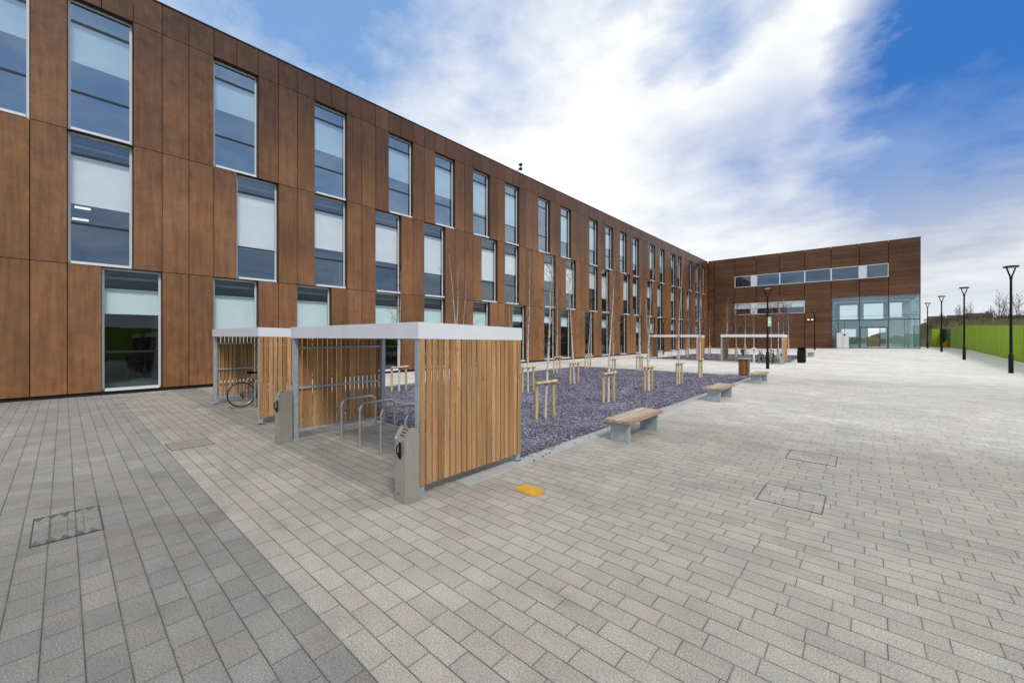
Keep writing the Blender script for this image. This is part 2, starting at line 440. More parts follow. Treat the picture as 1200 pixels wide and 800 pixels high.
DW=t.vm('NORMALIZE',t.vm('ADD',D,warp))
def blob(c,r_in,r_out,w):
    d=t.vm('DOT_PRODUCT',DW,tuple(c))
    return t.ramp(d,math.cos(R(r_out)),math.cos(R(r_in)),0.0,w)
def total(l):
    s=l[0]
    for q in l[1:]: s=t.m('ADD',s,q)
    return s
east=Vector((1,.05,.55)).normalized()
deep=blob(pxdir(1220,60),4,30,1.0)
blue=total([blob(pxdir(1225,40),3,17,.66),blob(pxdir(1062,10),1,9,.46),blob(pxdir(1160,120),2,12,.28),
            blob(pxdir(860,-10),1,9,.42),blob(pxdir(805,45),.5,6,.48),blob(pxdir(500,-70),4,29,.60),blob(pxdir(180,-60),4,30,.34),
            blob(pxdir(930,110),2,8,.20),blob(pxdir(1050,110),3,13,.26),
            blob(east,16,56,.50),blob(Vector((-.2,-1,.35)).normalized(),10,50,.55)])
blue=t.m('SUBTRACT',blue,total([blob(pxdir(965,50),1,8,.36),blob(pxdir(905,85),1,7,.20),blob(pxdir(640,210),6,26,.30),blob(pxdir(1120,235),2,13,.55),blob(pxdir(930,205),3,15,.62),blob(pxdir(830,190),2,10,.3),blob(pxdir(1112,72),.5,5,.32),blob(pxdir(1090,20),.5,3,.2)]))
bm=t.ramp(t.m('ADD',blue,t.m('ADD',t.m('MULTIPLY',t.m('SUBTRACT',n1,.5),.9),t.m('MULTIPLY',t.m('SUBTRACT',n4,.5),1.30))),.02,.96,0,1,False)
shade=total([blob(pxdir(950,165),2,13,.26),blob(pxdir(1090,175),2,13,.64),blob(pxdir(1205,170),2,11,.62),blob(pxdir(860,190),2,12,.20),
             blob(pxdir(1150,300),3,11,.34),blob(pxdir(1010,290),2,12,.20),blob(pxdir(790,230),2,12,.16),blob(pxdir(780,110),2,9,.14),blob(east,20,70,.30)])
shade=t.m('SUBTRACT',shade,total([blob(pxdir(1120,238),1,6,.25),blob(pxdir(1190,225),1,5,.25),blob(pxdir(640,210),8,28,.2)]))
sm=t.ramp(t.m('ADD',shade,t.m('ADD',t.m('MULTIPLY',t.m('SUBTRACT',n2,.5),.9),t.m('MULTIPLY',t.m('SUBTRACT',n4,.5),.7))),-.08,.95,0,1,False)
hor=t.ramp(dz,.10,.32,0,1)
gcol=t.mix(hor,(5.6,6.1,7.0),(2.3,3.7,6.9))
cloud=t.mix(sm,(10.0,10.05,10.2),gcol)
skyb=t.mix(1.0,sky.outputs[0],(.66,1.02,1.32),'MULTIPLY')
skyb=t.mix(.80,skyb,t.mix(deep,(2.5,4.5,8.0),(.42,1.9,6.0)))
fin=t.mix(bm,cloud,skyb)
haze=t.ramp(dz,.0,.12,.7,0); fin=t.mix(haze,fin,(7.6,8.0,8.6))
t.link(fin,bg.inputs['Color']); bg.inputs['Strength'].default_value=.1

sl=bpy.data.lights.new('sun','SUN'); sl.energy=2.1; sl.angle=R(14); sl.color=(1,.93,.82)
so=bpy.data.objects.new('sun',sl); COL.objects.link(so); so.rotation_euler=SUN.to_track_quat('Z','Y').to_euler(); so.location=(20,-10,40)
scn.view_settings.view_transform='Standard'; scn.view_settings.look='None'; scn.view_settings.exposure=0
scn.cycles.max_bounces=8; scn.cycles.transparent_max_bounces=16; scn.cycles.glossy_bounces=4
scn.cycles.caustics_reflective=False; scn.cycles.caustics_refractive=False; scn.cycles.sample_clamp_indirect=6

# ------------------------------------------------------------------ ground, terrain
def sheet(name,x0,x1,y0,y1,step,off,mat,zf=gz,kind='structure',col=.5):
    xs=np.linspace(x0,x1,max(2,int((x1-x0)/step)+1)); ys=np.linspace(y0,y1,max(2,int((y1-y0)/step)+1))
    mb=MB(); V=[(x,y,zf(x,y)+off) for y in ys for x in xs]; n=len(xs)
    Fq=[(j*n+i,j*n+i+1,(j+1)*n+i+1,(j+1)*n+i) for j in range(len(ys)-1) for i in range(n-1)]
    mb.faces(V,Fq,col,0,True); o=mb.build(name,mat); o['kind']=kind; return o
rt=random.Random(3)
def terr(x,y):
    b=-.12
    h=5.0*sstep(80,128,y+max(0,x-10)*.35)*sstep(6.5,11,x)+ (gz(x,min(y,78)) if x<9 else .35*sstep(40,75,y))
    h+=sstep(12,45,x)*sstep(10,60,y)*.9
    far=math.hypot(x,y)
    h+=.35*math.sin(x*.21+y*.13)*sstep(90,120,y)+.3*math.sin(x*.47-y*.3)*sstep(85,110,y)
    h+=1.2*sstep(180,600,far)
    return b+h
def terr_grid():
    def ax(a,b,c,d):
        l=[-1500,-900,-500,-300,-200,-120,-80,-50]
        x=a
        while x<=b: l.append(x); x+=c
        l+=[b+15,b+35,b+70,b+130,b+250,b+500,b+900,b+1500]
        return l
    return ax(-30,90,2.0,0),ax(-30,170,2.5,0)
xs,ys=terr_grid(); mb=MB(); n=len(xs)
mb.faces([(x,y,terr(x,y)) for y in ys for x in xs],[(j*n+i,j*n+i+1,(j+1)*n+i+1,(j+1)*n+i) for j in range(len(ys)-1) for i in range(n-1)],.5,0,True)
mb.build('ground',M['terrain'])['kind']='structure'
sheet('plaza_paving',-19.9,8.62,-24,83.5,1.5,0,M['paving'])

# gravel beds: a bumpy base sheet plus loose chips in one object (stuff)
def gravel_bed(x0,x1,y0,y1,chips,size):
    rg=np.random.RandomState(int(abs(x1)*10+y1))
    mb=MB(); step=.25 if y0<30 else .6
    xs=np.linspace(x0,x1,int((x1-x0)/step)+1); ys=np.linspace(y0,y1,int((y1-y0)/step)+1)
    n=len(xs); V=[]
    for j,y in enumerate(ys):
        for i,x in enumerate(xs):
            e=(i in(0,n-1)) or (j in(0,len(ys)-1))
            V.append((x,y,gz(x,y)+(.006 if e else .022+.016*rg.rand())))
    nb=len(V)
    Fq=[(j*n+i,j*n+i+1,(j+1)*n+i+1,(j+1)*n+i) for j in range(len(ys)-1) for i in range(n-1)]
    colr=list(rg.rand(len(Fq))*.5)
    # chips: denser toward the near edge
    yy=y0+(y1-y0)*rg.rand(chips)**(1.7 if y0<30 else 1.0); xx=x0+(x1-x0)*rg.rand(chips)
    s=size*(.5+rg.rand(chips)); 
    for k in range(chips):
        x,y=xx[k],yy[k]
        spill=(k<90 and y0<30)
        if spill: x=x1+.02+.30*rg.rand()**2.2; s[k]*=.7
        elif x<x0+.03 or x>x1-.03 or y<y0+.03 or y>y1-.03: continue
        z=gz(x,y)+(.034 if spill else .028+.018*rg.rand()); a=rg.rand()*6.283; r=s[k]*(1+.25*sstep(8,20,y))
        tx,ty=(rg.rand(2)-.5)*.9
        P=[]
        for q in range(4):
            b=a+q*1.5708+(rg.rand()-.5)*.7; rr=r*(.55 if q%2 else 1.0)
            px_,py_=math.cos(b)*rr,math.sin(b)*rr
            P.append((x+px_,y+py_,z+px_*tx+py_*ty))
        i=len(V); V+=P+[(x,y,z-.022)]
        Fq.append((i,i+1,i+2,i+3)); Fq+= [(i+1,i,i+4),(i+2,i+1,i+4),(i+3,i+2,i+4),(i,i+3,i+4)]
        c=rg.rand()**1.3; colr+=[c]*5
    mb.v=V; mb.f=Fq; mb.c=colr; mb.m=[0]*len(Fq); mb.sm=[k<(n-1)*(len(ys)-1) for k in range(len(Fq))]
    o=mb.build('slate_gravel',M['gravel'])
    o['kind']='stuff'; return o
tag(gravel_bed(-14.3,-4.25,4.98,22.9,95000,.027),'purple grey slate chippings around the nearer birches','gravel')
tag(gravel_bed(-14.6,-4.6,37.1,49.0,12000,.06),'purple grey slate chippings behind the far shelters','gravel')
# kerbs (pale stone edging with joints)
mb=MB()
def kerb_run(x0,x1,y0,y1,along,step):
    a0,a1=(y0,y1) if along=='y' else (x0,x1); a=a0
    while a<a1-.05:
        e=min(a+step,a1)
        if along=='y': mb.rbox(x0,x1,a+.002,e-.002,gz(x0,a)-.1,gz(x0,a)+.012,.004,random.random())
        else: mb.rbox(a+.002,e-.002,y0,y1,gz(a,y0)-.1,gz(a,y0)+.012,.004,random.random())
        a=e
kerb_run(-4.25,-3.98,3.6,22.9,'y',.9)
kerb_run(-14.5,-4.25,22.9,23.1,'x',.9); kerb_run(-14.5,-14.3,4.98,22.9,'y',.9); kerb_run(-14.5,-4.25,4.84,4.98,'x',.9)
kerb_run(-4.6,-4.35,36.9,49.2,'y',.9); kerb_run(-14.8,-4.6,49.0,49.2,'x',.9); kerb_run(-14.8,-14.6,37.1,49.0,'y',.9)
k=mb.build('kerb_edging',M['kerb']); k['kind']='structure'

# ------------------------------------------------------------------ main building
MOD=.782; Y0=.08; FX=-19.5
def ky(k): return Y0+k*MOD
ZF=[.12,4.4,8.8,13.2]; ZT=14.3
K0,K1=-20,90
WIN={2:[-3,0,5,10,15,19,23,27,32,36,42,46,50,54,60,64,69,72,78,82,86,-9,-13],
     1:[0,6,10,14,18,24,27,33,37,42,45,51,54,59,63,69,73,77,82,85,-8,-14],
     0:[1,5,9,14,18,23,28,33,36,41,45,50,55,60,63,69,73,77,82,-7,-12]}
office=thing('office_building','long three storey office block clad in rust brown metal panels with tall staggered windows','office building',(0,0,0))
wr=random.Random(11)
mb=MB()
occ={f:set(k+d for k in WIN[f] for d in(0,1)) for f in WIN}
for f in(0,1,2):
    for k in range(K0,K1):
        if k in occ[f]: continue
        c=wr.random()
        x=FX+wr.uniform(-.004,.004)
        mb.box(FX-.30,x,ky(k)+.011,ky(k+1)-.011,ZF[f]+.010,ZF[f+1]-.012,c)
cladding=mb.build('cladding_panels',M['clad'],office)
mb=MB()
for k in range(K0,K1):
    mb.box(FX-.3,FX+wr.uniform(-.004,.004),ky(k)+.010,ky(k+1)-.010,ZF[3]+.010,ZT,wr.random())
mb.build('parapet',M['clad_top'],office)
mb=MB(); mb.box(FX-.34,FX+.03,ky(K0),ky(K1),ZT+.003,ZT+.045); mb.build('coping',M['frame_dark'],office)
# dark backing wall between windows, floor edge strips and plinth
mb=MB()
for f in(0,1,2):
    k=K0
    while k<K1:
        if k in occ[f]: k+=1; continue
        e=k
        while e<K1 and e not in occ[f]: e+=1
        mb.box(FX-.52,FX-.315,ky(k)-.0,ky(e)+.0,ZF[f]+.01,ZF[f+1]-.01); k=e
for z0,z1 in((4.36,4.44),(8.76,8.84),(13.16,14.0)):
    mb.box(FX-.54,FX-.325,ky(K0),ky(K1),z0,z1)
mb.box(FX-.4,FX-.06,ky(K0),ky(K1),-.2,.105)
mb.build('backing_wall',M['backing'],office)
# storeys inside: floor slabs, ceilings and an inner partition
mb=MB()
for z in(0.02,4.2,8.6,12.95):
    mb=MB(); mb.box(-35,FX-.56,ky(K0)+.3,ky(K1)-.3,z,z+.3); mb.build('floor_slab',M['slab'],office)
pass
for z in(4.06,8.46,12.8): mb=MB(); mb.box(-34.8,FX-.62,ky(K0)+.4,ky(K1)-.4,z,z+.1); mb.build('ceiling',M['ceiling'],office)
mb=MB(); mb.box(-27.2,-27,ky(K0)+.4,ky(K1)-.4,.33,12.9)
mb.build('partition_wall',M['interior'],office)
for k in range(-16,90,9): mb=MB(); mb.box(-26.99,FX-.66,ky(k)+.75,ky(k)+.85,.34,12.8); mb.build('partition_wall',M['interior'],office)
mb=MB(); mb.box(-35.2,FX-.56,ky(K0)-.0,ky(K1),13.3,13.9); mb.build('roof',M['roof'],office)
for bx in((-35.3,-35.05,ky(K0),ky(K1),-.2,14.2),(-35.05,FX-.56,ky(K0)-.1,ky(K0)+.2,-.2,14.2),(-35.05,FX-.56,ky(K1)-.25,ky(K1)-.0,-.2,14.2)):
    mb=MB(); mb.box(*bx,.4); mb.build('outer_wall',M['clad'],office)
# windows
WW=2*MOD; XR=FX-.225
def frame_mesh(h):
    mb=MB(); w=.065; g=.012; x0,x1=XR-.06,XR
    mb.box(x0,x1,g,g+w,0,h); mb.box(x0,x1,WW-g-w,WW-g,0,h)
    mb.box(x0,x1,g+w,WW-g-w,h-w,h); mb.box(x0,FX+.015,g+w*.0+.066,WW-g-w-.001,0,w+.02)
    return mb
def bars_mesh(h):
    mb=MB()
    z=h*.845; mb.box(XR-.050,XR-.006,.079,WW-.079,z-.035,z+.035); return mb
def low_bar_mesh(h):
    mb=MB(); z=h*.315; mb.box(XR-.050,XR-.006,.079,WW-.079,z-.035,z+.035); return mb
def reveal_mesh(h):
    mb=MB(); y=WW-.010
    P=[(y,.02),(y+.006,.02),(y+.006,h+.008),(.012,h+.008),(.012,h+.002),(y,h+.002)]
    mb.prism(P,'x',FX-.30,FX-.014); return mb
def pane_mesh(h):
    mb=MB(); x=XR-.03
    mb.poly([(x,.078,.085),(x,WW-.078,.085),(x,WW-.078,h-.066),(x,.078,h-.066)]); return mb
proto={}
def blind_mesh(h,frac):
    mb=MB(); x=XR-.13
    mb.box(x-.006,x,.06,WW-.06,h*.815-frac*h,h*.835); mb.box(x-.012,x+.006,.06,WW-.06,h*.815-frac*h-.03,h*.815-frac*h-.001)
    return mb
BL={(0,1):.18,(0,5):.44,(0,9):.40,(0,14):.2,(0,18):.28,(0,23):.34,(1,0):.34,(1,6):.50,(1,10):.38,(1,14):.42,(1,18):.5,(1,24):.46,(1,27):.3,(2,0):.26,(2,5):.24,(2,10):.30,(2,-3):.22,(2,15):.34,(2,19):.36,(2,23):.44,(2,27):.5}
cache={}
for f in(0,1,2):
    h=ZF[f+1]-ZF[f]-.02
    gm=(M['glass_low'],M['glass'],M['glass_top'])[f]
    for k in WIN[f]:
        key=('fr',f)
        if key not in cache:
            a=frame_mesh(h).build('window',M['frame_white'],office)
            b=bars_mesh(h).build('glazing_bar',M['frame_dark'],a); c=pane_mesh(h).build('pane',gm,a)
            e_=low_bar_mesh(h).build('glazing_bar',M['frame_dark'],a); g_=reveal_mesh(h).build('reveal',M['reveal'],a)
            cache[key]=(a,b,c,e_,g_)
        else:
            a0=cache[key][0]; a=a0.copy(); COL.objects.link(a); a.parent=office
            for q in cache[key][1:]:
                d=q.copy(); COL.objects.link(d); d.parent=a
        a.location=(0,ky(k),ZF[f]+.01)
        fr=BL.get((f,k),wr.choice([.16,.24,.30,.36,.44,.5,.28,.0] if f else [.10,.16,.0,.26,.0]))
        fr=round(fr,2)
        if fr<=.01: continue
        kb=('bl',f,fr)
        if kb not in cache: cache[kb]=blind_mesh(h,fr).build('blind',M['blind'],a)
        else:
            d=cache[kb].copy(); COL.objects.link(d); d.parent=a
# two ceiling strips visible through a first-floor window, and desks behind the ground-floor one
for y,x,z in((.55,-25.5,7.57),(.48,-25.3,7.02)):
    mb=MB(); mb.box(x-.12,x+.12,y-.24,y+.24,z,z+.05); mb.build('ceiling_light',M['tube_light'],office)
for (y,x,l) in((1.35,-21.2,'dark desk with a screen behind the tall ground floor window, nearer the glass'),(1.95,-22.0,'dark desk with a screen deeper behind the tall ground floor window')):
    d=thing('desk',l,'desk',(x,y,.32),0,'desks inside the ground floor')
    mb=MB(); mb.box(-.35,.35,-.3,.3,.70,.74); mb.build('desk_top',M['black'],d)
    for sx in(-.3,.3):
        for sy in(-.26,.26): mb=MB(); mb.box(sx-.02,sx+.02,sy-.02,sy+.02,0,.70); mb.build('leg',M['black'],d)
    mb=MB(); mb.box(-.10,-.06,-.24,.24,.80,1.16); mb.box(-.095,-.065,-.03,.03,.74,.80); mb.build('screen',M['black'],d)

# floodlight bracket on the roof edge
r=thing('roof_floodlight','small dark double lamp on a curved bracket at the roof edge','light',(FX-.05,22.95,ZT+.045))
mb=MB(); mb.tube([(0,-.30,0),(0,-.30,.10),(0,-.22,.2),(0,-.08,.26),(0,0,.34),(0,.02,.6)],.018,8); mb.build('bracket',M['black'],r)
for z in(.34,.66):
    mb=MB(); mb.tube([(-.10,0,z+.02),(-.02,.0,z),(.10,.02,z-.03)],[.075,.11,.12],12); mb.build('lamp_head',M['black'],r)

# ------------------------------------------------------------------ far entrance wing
FY=70.5; WXR=5.05; WZT=14.35
wing=thing('entrance_building','dark rust brown end building with two ribbon windows and a glazed entrance','entrance building',(0,0,0))
JX=[-19.45,-18.5,-15.54,-12.6,-9.58,-6.58,-3.62,-.69,2.15,WXR]
UB=(9.72,11.46); LB=(5.42,7.18); ENT=7.36
holes=[(-15.54,2.15,*UB),(-15.54,-6.58,*LB),(-3.62,WXR,-1,ENT)]
mb=MB(); wb=random.Random(5)
rows=[.1+.57*i for i in range(26)]
def cuts(a,b,levels): return [a]+sorted(z for z in levels if a<z<b)+[b]
zl=cuts(.1,WZT,[UB[0],UB[1],LB[0],LB[1],ENT]+[z for z in rows if min(abs(z-q) for q in(UB[0],UB[1],LB[0],LB[1],ENT))>.2])
for i in range(len(JX)-1):
    xa,xb=JX[i],JX[i+1]; cb=wb.random()
    for z0,z1 in zip(zl,zl[1:]):
        xm,zm=(xa+xb)/2,(z0+z1)/2
        if any(a<xm<b and c<zm<d for a,b,c,d in holes): continue
        mb.box(xa+.035,xb-.035 if xb<WXR else xb,FY+wb.uniform(-.006,.006),FY+.22,z0+.009,z1-.009,.5*cb+.5*wb.random())
mb.build('cladding_panels',M['clad2'],wing)
mb=MB()
def wallbox(a,b,c,d): mb.box(a,b,FY+.225,FY+.5,c,d)
wallbox(-19.45,-15.56,0,WZT-.1); wallbox(-15.55,WXR-.02,UB[1]+.01,WZT-.1); wallbox(-15.55,WXR-.02,LB[1]+.01,UB[0]-.01)
wallbox(2.17,WXR-.02,UB[0]-.005,UB[1]+.005); wallbox(-6.56,-3.64,.0,LB[1]+.005); wallbox(-15.55,-6.57,0,LB[0]-.01)
mb.build('backing_wall',M['backing'],wing)
for bx in((WXR-.3,WXR,FY+.24,82,ENT,WZT-.02),(-34.9,-34.6,FY+.1,82,0,WZT),(-34.6,WXR-.3,81.7,82,ENT+.1,WZT),(-34.6,-7,81.72,82.02,.0,ENT+.08)):
    mb=MB(); mb.box(*bx,.4); mb.build('side_wall',M['clad2'],wing)
mb=MB(); mb.box(-34.6,WXR-.32,FY+.5,81.7,WZT-.4,WZT-.15); mb.build('roof',M['roof'],wing)
mb=MB(); mb.box(-19.48,WXR+.03,FY-.03,FY+.3,WZT+.003,WZT+.05); mb.build('coping',M['frame_dark'],wing)
mb=MB()
mb.box(-19.2,WXR-.32,FY+.52,80.4,8.3,8.6); mb.box(-19.2,-3.9,FY+.52,80.4,4.1,4.4); mb.box(-19.2,WXR-.32,FY+.52,80.4,12.4,12.6)
mb.box(-3.8,WXR-.05,FY+.52,80.4,ENT+.02,ENT+.3); mb.box(-19.2,WXR,FY+.3,81.9,.2,.46)
mb.build('floor_slab',M['ceiling'],wing)
mb=MB(); mb.box(-19.2,-3.9,79,79.2,.4,12.4); mb.box(-4.0,-3.8,FY+.5,80.9,.47,ENT); mb.box(-19,WXR-.5,80.5,80.7,8.6,12.4)
mb.build('partition_wall',M['interior'],wing)
# back wall of the entrance hall, with openings that let the sky through
mb=MB(); yb=81.0
ops=[(-3.1,-1.0,4.7,6.9),(-.3,1.9,4.7,7.0),(2.6,3.9,4.9,7.0),(.1,2.2,.5,3.3),(-2.9,-1.2,1.4,3.2)]
xsb=sorted({-3.79,WXR-.05}|{o[0] for o in ops}|{o[1] for o in ops}); zsb=sorted({.47,ENT}|{o[2] for o in ops}|{o[3] for o in ops})
for xa,xb in zip(xsb,xsb[1:]):
    for za,zb in zip(zsb,zsb[1:]):
        xm,zm=(xa+xb)/2,(za+zb)/2
        if any(o[0]<xm<o[1] and o[2]<zm<o[3] for o in ops): continue
        mb.box(xa,xb,yb,yb+.25,za,zb)
mb.build('hall_wall',mat_simple('pale_hall_wall',(.60,.66,.66),.8,0,.06,.5),wing)
# ribbon windows
def ribbon(name_y0,segs,z0,z1,white_panels,blind=None):
    for(a,b)in segs:
        mb=MB(); w=.07; yb_=FY+.10; yf=FY-.025
        mb.box(a,a+w,yf,yb_,z0,z1); mb.box(b-w,b,yf,yb_,z0,z1); mb.box(a+w,b-w,yf,yb_,z1-w,z1); mb.box(a+w,b-w,yf-.03,yb_,z0,z0+w)
        fr=mb.build('window',M['frame_white'],wing)
        mb=MB(); mb.poly([(a+w,FY+.05,z0+w),(b-w,FY+.05,z0+w),(b-w,FY+.05,z1-w),(a+w,FY+.05,z1-w)]); mb.build('pane',M['glass'],fr)
        if blind:
            mb=MB(); mb.box(a+.072,b-.072,FY+.075,FY+.085,z0+(z1-z0)*blind,z1-.05); mb.build('blind',M['blind'],fr)
    for(a,b)in white_panels:
        mb=MB(); mb.box(a+.003,b-.003,FY-.01,FY+.20,z0,z1); mb.build('infill_panel',M['white'],wing)
ribbon(0,[(-15.54,-13.25),(-12.55,-9.58),(-9.58,-6.58),(-6.58,-3.62),(-3.62,-.69),(.0,2.15)],*UB,[(-13.25,-12.55),(-.69,.0)])
ribbon(0,[(-15.54,-13.25),(-12.55,-9.58),(-9.58,-6.58)],*LB,[(-13.25,-12.55)],.52)
# entrance glazing
gzE=.50
mb=MB()
for x in(-3.58,-.69,2.15,WXR-.06): mb.box(x-.045,x+.045,FY-.02,FY+.14,gzE-.1,ENT-.02)
for z in(gzE+.03,4.22): mb.box(-3.53,WXR-.11,FY+.0,FY+.12,z-.05,z+.05)
mb.box(-3.53,WXR-.11,FY+.01,FY+.1,4.72,4.76)
for x in(-2.2,3.6): mb.box(x-.02,x+.02,FY+.02,FY+.1,gzE,4.16)
ef=mb.build('entrance_frame',mat_simple('teal_dark_frame',(.05,.085,.09),.4,.3,.1,3),wing)
mb=MB()
for a,b in((-3.53,-.74),(-.64,2.10),(2.20,WXR-.11)):
    for z0,z1 in((4.77,ENT-.02),(4.28,4.71)): mb.poly([(a,FY+.06,z0),(b,FY+.06,z0),(b,FY+.06,z1),(a,FY+.06,z1)])
for a,b in((-3.53,-.74),(2.20,WXR-.11)):
    mb.poly([(a,FY+.06,gzE+.09),(b,FY+.06,gzE+.09),(b,FY+.06,4.16),(a,FY+.06,4.16)])
mb.poly([(-.64,FY+.06,3.32),(2.1,FY+.06,3.32),(2.1,FY+.06,4.16),(-.64,FY+.06,4.16)])
mb.build('pane',M['glass_green'],ef)
mb=MB(); mb.poly([(WXR-.07,FY+.16,gzE),(WXR-.07,80.9,gzE),(WXR-.07,80.9,ENT-.01),(WXR-.07,FY+.16,ENT-.01)]); mb.build('side_glazing',M['glass_green'],wing)
for a,b in((-.62,.16),(1.30,2.08)):
    mb=MB(); mb.box(a,a+.07,FY-.02,FY+.05,gzE,3.28); mb.box(b-.07,b,FY-.02,FY+.05,gzE,3.28); mb.box(a+.07,b-.07,FY-.02,FY+.05,3.2,3.28); mb.box(a+.07,b-.07,FY-.02,FY+.05,gzE,gzE+.09)
    d=mb.build('door',M['frame_dark'],wing)
    mb=MB(); mb.poly([(a+.07,FY+.0,gzE+.09),(b-.07,FY+.0,gzE+.09),(b-.07,FY+.0,3.2),(a+.07,FY+.0,3.2)]); mb.build('door_pane',M['glass_green'],d)
mb=MB(); mb.box(.15,1.9,76,76.25,3.02,3.12); mb.build('ceiling_light',M['tube_light'],wing)
# white cabinet before the entrance
c=thing('white_kiosk','tall white cabinet in front of the left entrance glazing','cabinet',(-2.35,FY-1.15,gz(-2.35,FY-1)))
mb=MB(); mb.rbox(-.62,.62,-.3,.3,.06,2.1,.02); mb.build('body',M['white'],c)
mb=MB(); mb.box(-.60,.60,-.28,.28,0,.065); mb.build('plinth',M['iron'],c)
mb=MB(); mb.box(.02,.04,-.305,-.299,.15,2.02); mb.build('door_seam',M['iron'],c)
mb=MB(); mb.box(.1,.3,-.306,-.298,1.7,1.95); mb.build('notice',M['black'],c)
# wall lamps
for x,lab in((-6.15,'lit wall lamp on the dark cladding, nearer the ribbon windows'),(-5.72,'lit wall lamp on the dark cladding, nearer the glazed entrance')):
    w=thing('wall_lamp',lab,'wall lamp',(x,FY-.01,4.35),0,'wall lamps on the entrance building')
    mb=MB(); mb.rbox(-.13,.13,-.10,.0,-.02,.16,.01); mb.build('housing',M['galv'],w)
    mb=MB(); mb.box(-.10,.10,-.115,-.101,0,.14); mb.build('lens',M['warm'],w)

# ------------------------------------------------------------------ bike shelters
def make_shelter(seed,label,loc):
    W,Dp=4.15,1.95; rg=random.Random(seed)
    s=thing('bike_shelter',label,'bike shelter',loc,0,'slatted bike shelters')
    # local: x 0..W, y 0..Dp ; opening at y=0
    zt=lambda y: 2.185-.045*(y/Dp)
    zb=lambda y: 1.975-.03*(y/Dp)
    for x in(0.04,W-.04):
        for y in(.04,Dp-.04):
            mb=MB(); mb.rbox(x-.045,x+.045,y-.045,y+.045,.012,zb(y)+.06,.006); p=mb.build('post',M['galv'],s)
            mb=MB(); mb.rbox(x-.065,x+.065,y-.065,y+.065,.0,.012,.003)
            for sx in(-.054,.054):
                for sy in(-.054,.054): mb.cyl(x+sx,y+sy,.012,.024,.007,n=6)
            mb.build('base_plate',M['galv'],p)
    # roof with fascia on four sides
    e=.02
    def ring(y0,y1,x0,x1):
        V=[(x0,y0,zb(y0)),(x1,y0,zb(y0)),(x1,y1,zb(y1)),(x0,y1,zb(y1)),(x0,y0,zt(y0)),(x1,y0,zt(y0)),(x1,y1,zt(y1)),(x0,y1,zt(y1))]
        return V
    mb=MB(); mb.faces(ring(-e,.0,-e,W+e),[(0,3,2,1),(4,5,6,7),(0,1,5,4),(1,2,6,5),(2,3,7,6),(3,0,4,7)])
    mb.faces(ring(Dp,Dp+e,-e,W+e),[(0,3,2,1),(4,5,6,7),(0,1,5,4),(1,2,6,5),(2,3,7,6),(3,0,4,7)])
    mb.faces(ring(.001,Dp-.001,-e,0),[(0,3,2,1),(4,5,6,7),(0,1,5,4),(1,2,6,5),(2,3,7,6),(3,0,4,7)])
    mb.faces(ring(.001,Dp-.001,W,W+e),[(0,3,2,1),(4,5,6,7),(0,1,5,4),(1,2,6,5),(2,3,7,6),(3,0,4,7)])
    # thin vertical lap joint in the front fascia, folded top edge
    mb.box(W*.5-.002,W*.5+.002,-e-.003,-e-.001,zb(0)+.004,zt(0)-.004)
    mb.build('fascia',M['fascia'],s)
    mb=MB(); V=[]
    for z in(.10,.145): V+=[(.002,.002,zb(0)+z),(W-.002,.002,zb(0)+z),(W-.002,Dp-.002,zb(Dp)+z),(.002,Dp-.002,zb(Dp)+z)]
    mb.faces(V,[(0,3,2,1),(4,5,6,7),(0,1,5,4),(1,2,6,5),(2,3,7,6),(3,0,4,7)])
    for x in(1.0,2.07,3.1): mb.box(x-.03,x+.03,.01,Dp-.01,zb(Dp)+.02,zb(Dp)+.10)
    mb.build('roof',M['soffit'],s)
    # slatted end panels: rails inside, slats outside
    for side,x in((-1,0.0),(1,W)):
        mb=MB(); n=20; y0,y1=-.005,Dp+.005; pitch=(y1-y0)/n
        for i in range(n):
            w=pitch-.020+rg.uniform(-.005,.004); a=y0+i*pitch+.006
            zl=.135+rg.uniform(-.002,.002)
            xa,xb=(x+.004,x+.026) if side>0 else (x-.026,x-.004)
            mb.rbox(xa,xb,a,a+w,zl,zb((a))-.004,.0025,rg.random()**.9)
        pn=mb.build('slat_panel',M['cedar'],s)
        mb=MB()
        for z in(.15,.98,1.76):
            xa,xb=(x-.040,x+.002) if side>0 else (x-.002,x+.040)
            mb.box(xa,xb,.09,Dp-.09,z,z+.045)
        mb.build('rail',M['galv'],pn)
    return s
SY=2.95
sh1=make_shelter(1,'nearest slatted timber bike shelter with a white roof edge and empty hoops',(-8.33,SY,0))
sh2=make_shelter(2,'timber bike shelter close to the rust facade with one bicycle inside',(-14.47,SY,.03))
sh3=make_shelter(3,'far bike shelter in front of the brown facade, left one, with no bicycles',(-14.65,35,gz(-12,35)))
sh4=make_shelter(4,'far bike shelter beside the black lamp post with several bicycles',(-8.7,35,gz(-6,35)))

# Sheffield hoops
hoop=None
def put_hoop(x,y,z,label,group):
    global hoop
    if hoop is None:
        hoop=thing('bike_stand',label,'bike stand',(x,y,z),0,group)
        L,H,rr=.72,.78,.14; pts=[(0,-L/2,0),(0,-L/2,.3),(0,-L/2,H-rr)]
        for i in range(1,7): a=math.pi/2*i/6; pts.append((0,-L/2+rr-rr*math.cos(a),H-rr+rr*math.sin(a)))
        for i in range(0,7): a=math.pi/2*i/6; pts.append((0,L/2-rr+rr*math.sin(a),H-rr+rr*math.cos(a)))
        pts+=[(0,L/2,.3),(0,L/2,0)]
        mb=MB(); mb.tube(pts,.024,12); mb.build('hoop',M['stainless'],hoop)
        for y_ in(-L/2,L/2):
            mb=MB(); mb.cyl(0,y_,.001,.010,.055,n=16); mb.build('flange',M['stainless'],hoop)
    else:
        h=dup(hoop,label,(x,y,z)); h['group']=group
ords=['first','second','third','fourth']
